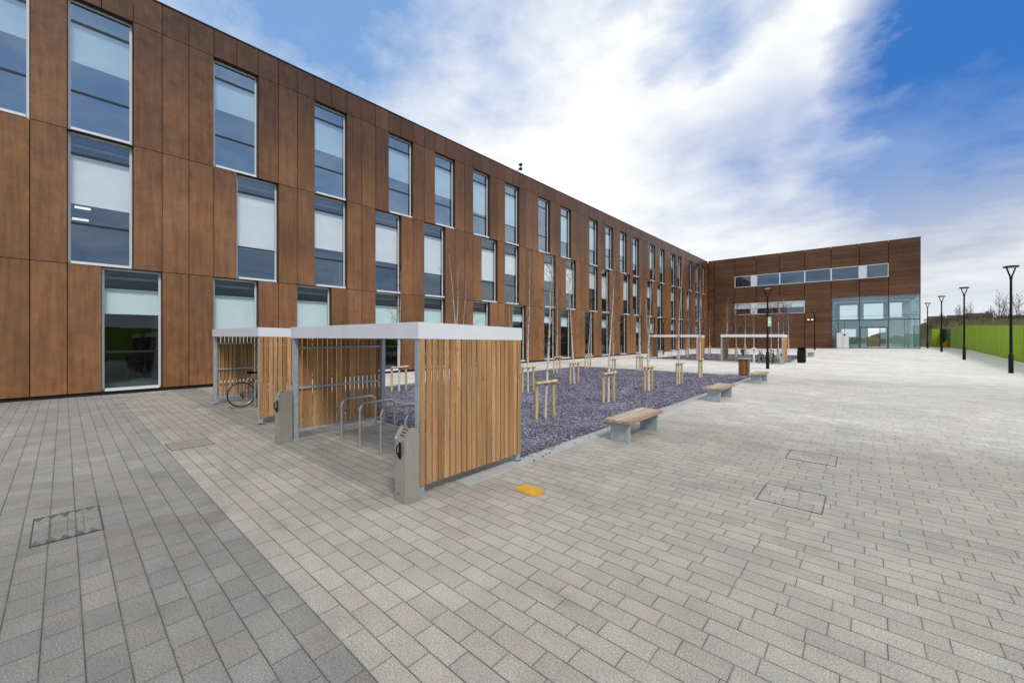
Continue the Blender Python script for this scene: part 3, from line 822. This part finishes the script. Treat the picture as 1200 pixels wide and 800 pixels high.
for i,x in enumerate((-5.46,-6.20,-6.93,-7.66)):
    put_hoop(x,3.97,0,'empty steel hoop in the nearest shelter, %s from its right panel'%ords[i],'bike hoops in the nearest shelter')
for i,x in enumerate((-11.5,-12.2,-12.95,-13.7)):
    put_hoop(x,3.97,.03,'steel hoop in the shelter with one bicycle, %s from its right slatted panel'%ords[i],'bike hoops in the shelter by the facade')
for i,x in enumerate((-11.6,-12.35,-13.1,-13.85)):
    put_hoop(x,36.0,gz(x,36),'steel hoop in the far bicycle-free shelter, %s from its right panel'%ords[i],'bike hoops in the far left shelter')
for i,x in enumerate((-5.4,-6.2,-7.0,-7.8)):
    put_hoop(x,36.0,gz(x,36),'steel hoop in the far shelter with several bicycles, %s from its right panel'%ords[i],'bike hoops in the far right shelter')

# stainless pump cabinets
pump=None
def put_pump(x,y,z,label,sc=1.0):
    global pump
    if pump is None:
        p=pump=thing('cycle_pump_post',label,'pump post',(x,y,z),0,'steel pump posts by the shelters')
        mb=MB(); prof=[(0,.0),(.20,.0),(.20,.80),(.17,.862),(.09,.885),(.012,.765),(0,.755)]
        mb.prism(prof,'x',.006,.214); mb.build('body',M['steel'],p)
        for xa,xb in((0,.0055),(.2145,.22)):
            mb=MB(); mb.prism([(-.004,0),(.204,0),(.204,.815),(.175,.885),(.085,.905),(-.004,.775)],'x',xa,xb); mb.build('side_plate',M['steel'],p)
        mb=MB(); mb.rbox(.085,.135,-.012,.002,.52,.72,.008); mb.box(.098,.122,-.03,-.011,.55,.60); mb.tube([(.11,-.012,.70),(.11,-.045,.68),(.11,-.05,.60),(.11,-.014,.57)],.008,6); mb.build('hose_slot',M['black'],p)
        mb=MB()
        for q in range(3):
            yy=.028+.022*q; zz=.765+ (yy-.012)/.078*.12
            mb.box(.06+.02*(q%2),.15,yy,yy+.010,zz+.004,zz+.012)
        mb.build('instruction_marks',M['black'],p)
        mb=MB(); mb.tube([(.075,-.001,.09),(.075,-.007,.09)],.012,8); mb.build('lock',M['iron'],p)
        mb=MB(); mb.box(-.012,.232,-.012,.21,0,.006); mb.build('base_plate',M['steel'],p)
    else: p=dup(pump,label,(x,y,z))
    p.scale=(sc,sc,sc)
put_pump(-4.335,2.71,0,'steel pump cabinet at the front corner of the nearest shelter')
put_pump(-8.43,2.68,0,'steel pump cabinet in the gap between the two nearer shelters',1.1)
put_pump(-4.72,34.72,gz(-5,35),'steel pump cabinet at the front corner of the far bicycle-filled shelter',1.1)

# ------------------------------------------------------------------ bicycles
def torus(mb,c,Rr,r,axis='x',n=40,k=8,col=.5,mi=0):
    pts=[(c[0],c[1]+Rr*math.cos(2*math.pi*i/n),c[2]+Rr*math.sin(2*math.pi*i/n)) for i in range(n)]
    mb.tube(pts,r,k,col,mi,closed=True)
def make_bike(label,loc,rz,lean,paint,group=None,bag=False):
    b=thing('bicycle',label,'bicycle',loc,rz,group); b.rotation_euler=(0,lean,rz)
    RW=.335; ra=(0,-.52,RW+.012); fa=(0,.53,RW+.012); bb=(0,-.09,.285); st=(0,-.235,.80); h1=(0,.335,.84); h0=(0,.375,.68)
    mb=MB(); mb.tube([bb,st],.017); mb.tube([bb,h0],.021); mb.tube([(0,-.22,.74),h1],.018); mb.tube([h0,h1],.022)
    for s in(-.05,.05):
        mb.tube([(s,ra[1],ra[2]),(s*.5,-.13,.285)],.010,6); mb.tube([(s,ra[1],ra[2]),(s*.4,-.225,.74)],.009,6)
    mb.build('frame',paint,b)
    mb=MB()
    for s in(-.055,.055): mb.tube([(s,fa[1],fa[2]),(s,.445,.56),(s*.7,.395,.66)],.012,6)
    mb.tube([(-.045,.393,.665),(.045,.393,.665)],.016,6); mb.build('fork',M['black'],b)
    for c in(ra,fa):
        mb=MB(); torus(mb,c,RW-.028,.012,n=36,k=6)
        for i in range(20):
            a=2*math.pi*i/20; mb.tube([(.02 if i%2 else -.02,c[1]+.02*math.cos(a+1),c[2]+.02*math.sin(a+1)),(0,c[1]+(RW-.03)*math.cos(a),c[2]+(RW-.03)*math.sin(a))],.0016,3,caps=False)
        mb.tube([(-.05,c[1],c[2]),(.05,c[1],c[2])],.02,8); w=mb.build('wheel',M['stainless'],b)
        mb=MB(); torus(mb,c,RW-.005,.020,n=40,k=8); mb.build('tyre',M['rubber'],w)
    mb=MB(); mb.tube([(0,-.235,.79),(0,-.255,.93)],.013); mb.build('seat_post',M['stainless'],b)
    mb=MB(); mb.tube([(0,-.37,.945),(0,-.33,.952),(0,-.24,.945),(0,-.12,.94),(0,-.08,.932)],[.03,.045,.038,.02,.012],10); mb.build('saddle',M['black'],b)
    mb=MB(); mb.tube([h1,(0,.325,.90),(0,.36,.95)],.014); mb.tube([(-.29,.33,.965),(-.2,.36,.955),(0,.37,.95),(.2,.36,.955),(.29,.33,.965)],.012,8); mb.build('handlebar',M['black'],b)
    mb=MB(); mb.tube([(.03,bb[1],bb[2]),(.05,bb[1],bb[2])],[.09,.09],18); mb.tube([(.06,bb[1],bb[2]),(.065,-.02,.14)],.009,6); mb.tube([(-.06,bb[1],bb[2]),(-.065,-.16,.43)],.009,6)
    mb.box(.06,.15,-.05,.02,.13,.15); mb.box(-.15,-.06,-.19,-.12,.42,.44)
    mb.tube([(.035,-.52,.40),(.035,-.09,.37)],.006,4); mb.tube([(.035,-.52,.30),(.035,-.09,.20)],.006,4)
    mb.tube([(.025,-.52,RW+.012),(.04,-.52,RW+.012)],[.045,.05],14); mb.tube([(.045,-.52,.33),(.05,-.49,.22)],.014,6)
    mb.build('crankset',M['black'],b)
    if bag:
        mb=MB(); mb.rbox(-.12,.12,-.62,-.40,.72,1.05,.05); mb.build('rear_bag',M['blue'],b)
    return b
make_bike('dark bicycle with a red frame leaning at a hoop under the shelter by the facade',(-13.12,3.84,.03),R(1),R(-3),M['red'])
make_bike('bicycle with a navy bag behind its saddle, left in the far bicycle shelter',(-7.25,35.35,gz(-7.3,35.3)),R(6),R(3),M['blue'],'bicycles in the far shelter',True)
make_bike('dark bicycle in the far shelter just left of the black lamp post',(-5.98,35.3,gz(-6,35.3)),R(-4),R(-3),M['black'],'bicycles in the far shelter')
make_bike('dark bicycle in the far shelter just right of the black lamp post',(-5.25,35.3,gz(-5.2,35.3)),R(5),R(4),M['black'],'bicycles in the far shelter')
# round-headed sign post in the far shelter
q=thing('sign_post','white round headed sign post inside the far bicycle shelter','sign post',(-6.35,34.72,gz(-6.4,34.7)))
mb=MB(); mb.rbox(-.06,.06,-.03,.03,0,.85,.005); mb.build('post',M['white'],q)
mb=MB(); mb.prism([(.19*math.cos(a)*1.0,1.0+.2*math.sin(a)) for a in [2*math.pi*i/20 for i in range(20)]],'y',-.035,.03); mb.build('sign_head',M['white'],q)
mb=MB(); mb.prism([(.08*math.cos(a),1.0+.09*math.sin(a)) for a in [2*math.pi*i/16 for i in range(16)]],'y',-.042,-.036); mb.build('sign_disc',M['galv'],q)

# ------------------------------------------------------------------ benches
bench=None
def put_bench(y,label,x=-3.72):
    global bench
    loc=(x,y,gz(x,y))
    if bench is None:
        b=bench=thing('bench',label,'bench',loc,0,'timber benches along the gravel bed')
        rg=random.Random(2)
        for i in range(4):
            a=-.055+i*.128; mb=MB(); mb.rbox(a,a+.121,-.06,1.56,.362,.425,.006,rg.random()); mb.build('seat_plank',M['bench_wood'],b)
        for y_ in(.03,1.37):
            mb=MB(); mb.rbox(0.01,.39,y_,y_+.06,0,.356,.004); mb.build('leg',M['concrete'],b)
        mb=MB()
        mb.box(.06,.34,.10,1.36,.335,.361); mb.build('bearer',M['galv'],b)
    else: dup(bench,label,loc)
put_bench(7.02,'nearest slatted timber bench on pale panel legs beside the gravel')
put_bench(13.3,'middle of the three timber benches beside the near gravel bed')
put_bench(19.6,'timber bench next to the wooden litter bin')
put_bench(47.2,'small distant timber bench beyond the black litter bin',-4.2)

# bins
b=thing('litter_bin','square brown timber clad litter bin at the corner of the gravel','litter bin',(-4.72,23.4,0))
mb=MB(); rg=random.Random(4)
for i in range(4):
    a=-.2+i*.1
    for yy in(-.2,.18): mb.box(a+.004,a+.096,yy,yy+.02,.04,.84,rg.random())
    for xx in(-.222,.201): mb.box(xx,xx+.02,a+.004,a+.096,.04,.84,rg.random())
mb.build('slats',M['bin_wood'],b)
mb=MB(); mb.rbox(-.178,.178,-.178,.178,.0,.83,.004); mb.build('liner',M['black'],b)
mb=MB(); mb.rbox(-.24,.24,-.24,.24,.845,.90,.006); mb.build('lid',M['galv'],b)
b=thing('litter_bin','tall black litter bin on the pale paving right of the far shelter','litter bin',(-3.7,37.6,gz(-3.7,37.6)))
mb=MB(); mb.rbox(-.26,.26,-.26,.26,.05,1.0,.03); mb.build('body',M['black'],b)
mb=MB(); mb.rbox(-.275,.275,-.275,.275,1.08,1.22,.03); mb.box(-.24,-.2,-.2,.2,1.0,1.08); mb.box(.2,.24,-.2,.2,1.0,1.08); mb.box(-.2,.2,.2,.24,1.0,1.08); mb.build('hood',M['black'],b)
mb=MB(); mb.box(-.2,.2,-.2,.2,0,.05); mb.build('plinth',M['iron'],b)

# ------------------------------------------------------------------ lamps
def make_lamp(label,loc,H,group,notice=False,rz=YAW):
    l=thing('street_lamp',label,'street lamp',loc,rz,group)
    mb=MB(); mb.tube([(0,0,0),(0,0,1.02),(0,0,1.06)],[.095,.095,.065],16); mb.build('base_section',M['black'],l)
    hv=.62; mb=MB(); mb.tube([(0,0,1.05),(0,0,H-hv)],[.062,.048],14); mb.build('pole',M['black'],l)
    mb=MB()
    for s in(-1,1): mb.tube([(s*.02,0,H-hv-.12),(s*.045,0,H-hv+.02),(s*.265,0,H-.07)],[.045,.036,.032],8)
    mb.build('arm',M['black'],l)
    mb=MB(); mb.tube([(0,0,H-.10),(0,0,H-.07),(0,0,H-.02),(0,0,H)],[.27,.30,.29,.20],28); hd=mb.build('lamp_head',M['black'],l)
    mb=MB(); mb.cyl(0,0,H-.115,H-.102,.23,n=24); mb.build('lens',M['lampglass'],hd)
    if notice:
        mb=MB(); mb.box(-.03,.17,-.075,-.066,2.65,3.22); sg=mb.build('sign',M['sign_white'],l)
        mb=MB(); mb.box(-.02,.16,-.079,-.076,2.95,3.20); mb.box(-.02,.16,-.079,-.076,2.68,2.86); mb.build('sign_band',M['sign_green'],sg)
    return l
g='black lamp posts along the green fence'
for y,lab in((34.6,'nearest of the black lamp posts along the green fence'),(48.6,'second nearest black lamp post along the green fence'),
             (61.6,'third black lamp post along the green fence, before the gap'),(74.5,'farthest fence lamp post, beside the corner of the glazed entrance')):
    make_lamp(lab,(5.95,y,gz(5.95,y)),5.9,g)
make_lamp('black lamp post with a small green and white notice by the far shelter',(-4.6,29.2,0),5.12,'black lamp posts in the plaza',True)
make_lamp('slim black lamp post standing against the dark brown entrance building',(-4.9,63.6,gz(-4.9,63.6)),5.1,'black lamp posts in the plaza')
make_lamp('black lamp post behind the far left bike shelter',(-17.0,44.7,gz(-17,44.7)),4.0,'black lamp posts in the plaza')
make_lamp('black lamp post in the corner where the two buildings meet',(-17.2,60,gz(-17.2,60)),4.4,'black lamp posts in the plaza')

# ------------------------------------------------------------------ covers in the paving
def cover(label,x0,x1,y0,y1,col=None,stain=False,group='recessed paving covers',cat='manhole cover'):
    cx,cy=(x0+x1)/2,(y0+y1)/2; w,h=(x1-x0)/2,(y1-y0)/2
    c=thing('manhole_cover',label,cat,(cx,cy,.0),0,group)
    mb=MB(); e=.007; z=.006
    mb.box(-w,w,-h,-h+e,.0,z); mb.box(-w,w,h-e,h,.0,z); mb.box(-w,-w+e,-h+e,h-e,.0,z); mb.box(w-e,w,-h+e,h-e,.0,z)
    mb.build('frame',M['iron'],c)
    rg=random.Random(int(x0*100)); mb=MB(); nx,ny=2,4; 
    for j in range(ny):
        o=.5 if j%2 else 0
        ys_=-h+.014+j*(2*h-.028)/ny; ye=ys_+(2*h-.028)/ny-.005
        cut=[-w+.014,-w+.014+(2*w)*(.33 if o else .62),w-.014]
        for a,b_ in zip(cut,cut[1:]): mb.box(a,b_-.004,ys_,ye,.0,.0055,rg.random())
    mb.build('inset_blocks',col or M['paving'],c)
    if stain:
        for sx in(-1,1):
            mb=MB()
            for i in range(5):
                yy=-h+i*.095; L=rg.uniform(.06,.20)
                mb.poly([(sx*w-(.0 if sx>0 else -.0),yy,.0115),(sx*(w-L),yy+.035,.0115),(sx*w,yy+.085,.0115)] if sx<0 else [(sx*w,yy,.0115),(sx*w,yy+.085,.0115),(sx*(w-L),yy+.035,.0115)])
            mb.build('damp_stain',M['stain'],c)
    return c
M['cover_block']=mat_simple('inset_granite_block',(.29,.285,.265),.75,0,.25,60,.2,world=True)
M['stain']=mat_simple('damp_stain',(.115,.112,.104),.7,0,.25,20,world=True)
M['cover_dark']=mat_simple('inset_dark_block',(.135,.134,.134),.75,0,.25,60,.2,world=True)
M['cover_tan']=mat_simple('inset_tan_block',(.29,.265,.225),.75,0,.25,60,.2,world=True)
cover('recessed paving cover with a dark metal outline, nearer of two right of the shelter',-1.02,-.37,5.67,6.36)
cover('recessed paving cover farther out, with pale smears beside it',-1.0,-.35,7.9,8.56)
cover('tan tinted recessed cover left of the nearer shelters',-9.75,-9.1,1.25,1.88,M['cover_tan'])
cover('recessed cover in the dark paving with jagged damp stains',-6.8,-5.92,-.22,.28,None,True)
h=thing('hydrant_cover','yellow eight sided cover set in the paving near the slatted panel','utility cover',(-3.27,4.03,0),R(-3))
mb=MB(); a,b_,k=.19,.125,.05; prof=[(-a+k,-b_),(a-k,-b_),(a,-b_+k),(a,b_-k),(a-k,b_),(-a+k,b_),(-a,b_-k),(-a,-b_+k)]
mb.prism(prof,'z',0,.012); mb.build('plate',M['yellow'],h)
mb=MB(); mb.prism([(x*.82,y*.78) for x,y in prof],'z',.0125,.015); 
for x in(-.10,.10): mb.box(x-.022,x+.022,-.01,.01,.0155,.018)
mb.build('raised_lid',M['yellow'],h)

# ------------------------------------------------------------------ trees
def limb(mb,rg,p,d,L,r,seg,bend,n):
    pts=[Vector(p)]; rad=[r]; d=Vector(d).normalized()
    for i in range(seg):
        d=(d+Vector((rg.uniform(-1,1),rg.uniform(-1,1),rg.uniform(-.6,1)))*bend).normalized()
        pts.append(pts[-1]+d*(L/seg)); rad.append(r*(1-.85*(i+1)/seg))
    mb.tube(pts,rad,n,caps=False); return pts,d
def tree_meshes(seed,H,r0,nb,blen,barkm,twigm,tw=7,fine=.0028,start=1.6,lean=.015,forks=1):
    rg=random.Random(seed); mt=MB(); mc=MB()
    for fk in range(forks):
        p=Vector((0.05*fk,0.03*fk,0)); d=Vector((rg.uniform(-lean,lean)*(1+fk),rg.uniform(-lean,lean)*(1+fk),1)).normalized()
        h=H*(1-.12*fk); seg=14; pts=[p.copy()]; rad=[r0*1.25]
        for i in range(seg):
            d=(d+Vector((rg.uniform(-1,1),rg.uniform(-1,1),0))*.034+Vector((0,0,.05))).normalized()
            p=p+d*(h/seg); pts.append(p.copy()); rad.append(r0*(1-.93*(i+1)/seg)+.002)
        mt.tube(pts,rad,7,caps=False)
        n=nb//forks; az=rg.uniform(0,6)
        for i in range(n):
            t_=start/H+(1-start/H)*(i+.5)/n*.97; q=t_*seg; j=min(int(q),seg-1); bp=pts[j].lerp(pts[j+1],q-j)
            az+=2.4+rg.uniform(-.5,.5); el=R(rg.uniform(38,66)); L=blen*(1.05-.75*t_)*rg.uniform(.6,1.15)
            bd=Vector((math.cos(az)*math.cos(el),math.sin(az)*math.cos(el),math.sin(el)))
            br=max(fine*1.6,r0*.30*(1-.6*t_))
            bpts,_=limb(mc,rg,bp,bd,L,br,6,.13,4)
            for k in range(tw):
                jj=rg.randint(1,5); s=bpts[jj]; a2=rg.uniform(0,6.28)
                td=(bpts[jj]-bpts[jj-1]).normalized()+Vector((math.cos(a2),math.sin(a2),rg.uniform(-.1,.8)))*.7
                tp,_=limb(mc,rg,s,td,L*rg.uniform(.25,.55),fine*1.25,3,.18,3)
                for m2 in range(2):
                    s2=tp[rg.randint(1,2)]; limb(mc,rg,s2,td+Vector((rg.uniform(-1,1),rg.uniform(-1,1),rg.uniform(-.2,.5))),L*rg.uniform(.12,.25),fine,2,.15,3)
    return mt,mc
birches=[]
for i,(H,nb,fk) in enumerate(((4.6,24,1),(5.2,28,1),(4.9,26,2),(4.2,22,1))):
    birches.append(tree_meshes(20+i,H,.036,nb,1.25,None,None,forks=fk))
for i,(H,nb,fk) in enumerate(((4.6,34,1),(4.9,36,2))): birches.append(tree_meshes(40+i,H,.036,nb,1.35,None,None,tw=9,fine=.0055,forks=fk))
bproto=[None]*6
def put_birch(x,y,label,group,v,rz,sc=1.0):
    loc=(x,y,gz(x,y))
    if bproto[v] is None:
        o=thing('birch_tree',label,'tree',loc,rz,group); bproto[v]=o
        birches[v][0].build('trunk',M['birch'],o); birches[v][1].build('crown',M['twig'],o)
    else:
        o=dup(bproto[v],label,loc,rz); o['group']=group
    o.scale=(sc,sc,sc)
stake=None
def put_stake(x,y,label,group,sc=1.0):
    global stake
    loc=(x,y,gz(x,y))
    if stake is None:
        o=stake=thing('tree_stake',label,'tree stake',loc,0,group); rg=random.Random(9)
        for y_ in(-.31,.31):
            mb=MB(); mb.tube([(0.0,y_,-.02),(.005,y_,.45),(0,y_,.93)],[.043,.041,.040],10,rg.random()); mb.build('post',M['stake'],o)
        mb=MB(); mb.tube([(.062,-.37,.895),(.064,0,.90),(.062,.37,.905)],.036,10,.9); mb.build('crossbar',M['stake'],o)
        mb=MB(); pts=[(.02+.035*math.cos(a),.035*math.sin(a),.84) for a in [2*math.pi*i/12 for i in range(12)]]; mb.tube(pts,.010,6,closed=True); mb.build('tie',M['rubber'],o)
    else: o=dup(stake,label,loc)
    o.rotation_euler=(0,0,R(random.uniform(-5,5))); 
    o['group']=group
ROW=[(-5.85,'row nearest the benches'),(-9.3,'middle row'),(-12.75,'row by the facade')]
YS=[(7.9,'first from the shelters'),(11.1,'second from the shelters'),(14.3,'third from the shelters'),(17.6,'fourth from the shelters'),(21.4,'fifth from the shelters')]
EX={(0,0):(-5.85,7.8),(0,1):(-5.84,10.97),(0,2):(-5.98,14.27),(0,3):(-5.8,16.97),(0,4):(-6.0,20.45),(1,1):(-9.18,11.2),(1,2):(-9.2,14.3),(1,3):(-9.4,18.05),(1,4):(-9.7,21.9),(2,3):(-12.6,17.85),(2,4):(-13,21.75),(2,0):(-12.7,8.1)}
tr=random.Random(31)
for i,(rx,rl) in enumerate(ROW):
    for j,(ry,yl) in enumerate(YS):
        x,y=EX.get((i,j),(rx,ry))
        put_birch(x,y,'birch in the near gravel bed, %s, %s'%(rl,yl),'birches in the near gravel bed',(i*2+j*3)%4,tr.uniform(0,6.28),tr.uniform(.9,1.08))
        put_stake(x,y,'stake frame in the near bed, %s, %s'%(rl,yl),'tree stakes in the near gravel bed')
FROW=[(-6.0,'in the far bed row nearest the open plaza'),(-9.4,'in the middle row of the far bed'),(-12.8,'in the far bed row nearest the rust facade')]
FYS=[(39.6,'nearest the shelters'),(43.2,'halfway back'),(46.9,'farthest from the shelters')]
for i,(rx,rl) in enumerate(FROW):
    for j,(ry,yl) in enumerate(FYS):
        put_birch(rx,ry,'bare birch %s, %s'%(rl,yl),'birches in the far gravel bed',4+(i+j)%2,tr.uniform(0,6.28),tr.uniform(.95,1.15))
        put_stake(rx,ry,'goalpost tree stake %s, %s'%(rl,yl),'tree stakes in the far gravel bed')
for x,y,l in((-16.6,52,'birch by the corner of the two buildings, nearer the rust facade'),(-13.2,56,'birch before the dark end building, left of the far bicycle shelter'),(-10.6,58,'birch before the dark end building, above the far bicycle shelter'),(-6.6,55,'birch before the dark end building, right of the far bicycle shelter')):
    put_birch(x,y,'bare '+l,'birches before the end building',4+int(abs(x))%2,tr.uniform(0,6),1.2)

# ------------------------------------------------------------------ green fence, opening, board
fe=thing('green_fence','tall lime green vertical board fence along the right side of the plaza','fence',(0,0,0))
mb=MB(); rg=random.Random(8); y=-30.0; n=0
while y<79.4:
    w=.30; x=8.5+(.010 if n%2 else 0)
    z0=gz(8.5,y)+.03; mb.box(x,x+.03,y+.003,y+w-.003,z0,z0+2.72+rg.uniform(-.008,.008),rg.random()); y+=w; n+=1
bd=mb.build('boards',M['fence'],fe)
fe2=thing('fence_return','short lime green fence return past the opening, beside the entrance building','fence',(0,0,0))
mb=MB(); x=7.15; n=0
while x<7.95: mb.box(x+.003,x+.197,84.0,84.03,.52,3.1,rg.random()); x+=.2
mb.build('boards',M['fence'],fe2)
mb=MB(); mb.box(7.97,8.5,84.35,84.4,.5,3.15,.3); mb.box(8.5,8.56,79.9,84.3,.5,3.1,.2); mb.build('shaded_gate',M['shaded_green'],fe2)
yb_=thing('orange_board','yellow orange board lying tilted in the fence opening','board',(8.05,81.3,.5),R(10))
mb=MB(); mb.prism([(-.45,.0),(.45,.0),(.45,.95),(.30,1.0)],'y',-.05,.05); mb.build('board',M['orange'],yb_)

# ------------------------------------------------------------------ far bank: houses, trees, scrub
def house(x,y,w,d,h,rh,label,rz):
    z=terr(x,y)-.3
    o=thing('house',label,'house',(x,y,z),rz,'houses beyond the bank')
    mb=MB(); mb.box(-w/2,w/2,-d/2,d/2,0,h); mb.build('wall',M['house_wall'],o)
    mb=MB(); mb.prism([(-d/2-.4,h-.1),(d/2+.4,h-.1),(0,h+rh)],'x',-w/2-.3,w/2+.3); rf=mb.build('roof',M['house_roof'],o)
    mb=MB(); mb.box(w/2-1.4,w/2-.6,-.4,.4,h+rh*.5,h+rh+.9); mb.build('chimney',M['house_wall'],rf)
    mb=MB()
    for k in(-.3,.3): mb.box(k*w-.6,k*w+.6,-d/2-.03,-d/2-.001,h*.45,h*.45+1.2)
    mb.build('window',M['frame_dark'],o)
def at(px,dist):
    tt=(px-600)/F; return (-sn+tt*cs)*dist,(cs+tt*sn)*dist
HS=[(1097,215,6,7,'small dark roofed house at the left of the skyline, behind the second lamp post'),(1124,225,9,8,'dark roofed house on the skyline left of the third lamp post'),
    (1147,205,8,8,'dark roofed house on the skyline midway between two lamp posts'),(1169,235,6,7,'small dark roofed house on the skyline left of the nearest lamp post'),(1195,210,8,8,'dark roofed house at the right edge of the skyline')]
for i,(px,dist,w,d,l) in enumerate(HS):
    x,y=at(px,dist); house(x,y,w,d,4.6+.5*(i%2),2.4+.5*((i*7)%3),l,R(-12+9*i))
big=[tree_meshes(60+i,7.4+i*.8,.11,30,3.6,None,None,tw=8,fine=.016,start=.9,lean=.12,forks=2) for i in range(2)]
bgp=[None,None]
TS=[(1126,98,.8,'bare tree on the bank between the second and third fence lamp posts'),(1137,104,.9,'bare tree rising just right of the second fence lamp post'),(1160,92,.75,'small bare tree on the bank midway between lamp posts'),
    (1171,88,1.0,'bare tree on the bank just left of the nearest lamp post'),(1179,96,.8,'bare tree seen behind the nearest lamp post'),(1194,86,.95,'bare tree at the right edge of the view'),(1213,88,1.0,'bare tree just past the right edge'),(1104,112,.6,'small bare tree far off over the fence opening')]
for i,(px,dist,sc,l) in enumerate(TS[:6]+TS[7:]):
    x,y=at(px,dist); v=i%2; loc=(x,y,terr(x,y)-.1)
    if bgp[v] is None:
        o=thing('bare_tree',l,'tree',loc,i,'bare trees on the bank'); bgp[v]=o
        big[v][0].build('trunk',M['dark_twig'],o); big[v][1].build('crown',M['dark_twig'],o)
    else: o=dup(bgp[v],l,loc,i*1.3)
    o.scale=(sc*.8,sc*.8,sc*.78)
# scrub: one mass of bare shrub stems on the bank (stuff)
mb=MB(); rg=random.Random(77)
for i in range(900):
    px=rg.uniform(1082,1290); dist=rg.uniform(76,112); x,y=at(px,dist); z=terr(x,y)
    if x<9.5: continue
    hgt=rg.uniform(.4,1.3)
    for k in range(5):
        a=rg.uniform(0,6.28); r=rg.uniform(.1,.5)*hgt
        mb.tube([(x,y,z-.05),(x+math.cos(a)*r*.6,y+math.sin(a)*r*.6,z+hgt*.6),(x+math.cos(a)*r,y+math.sin(a)*r,z+hgt)],[.02,.018,.006],3,rg.random(),caps=False)
o=mb.build('scrub',mat_simple('dry_scrub',(.10,.075,.045),.95,0,.3,.6,world=True)); tag(o,'low brown scrub and dead stems covering the bank','scrub',None,'stuff')
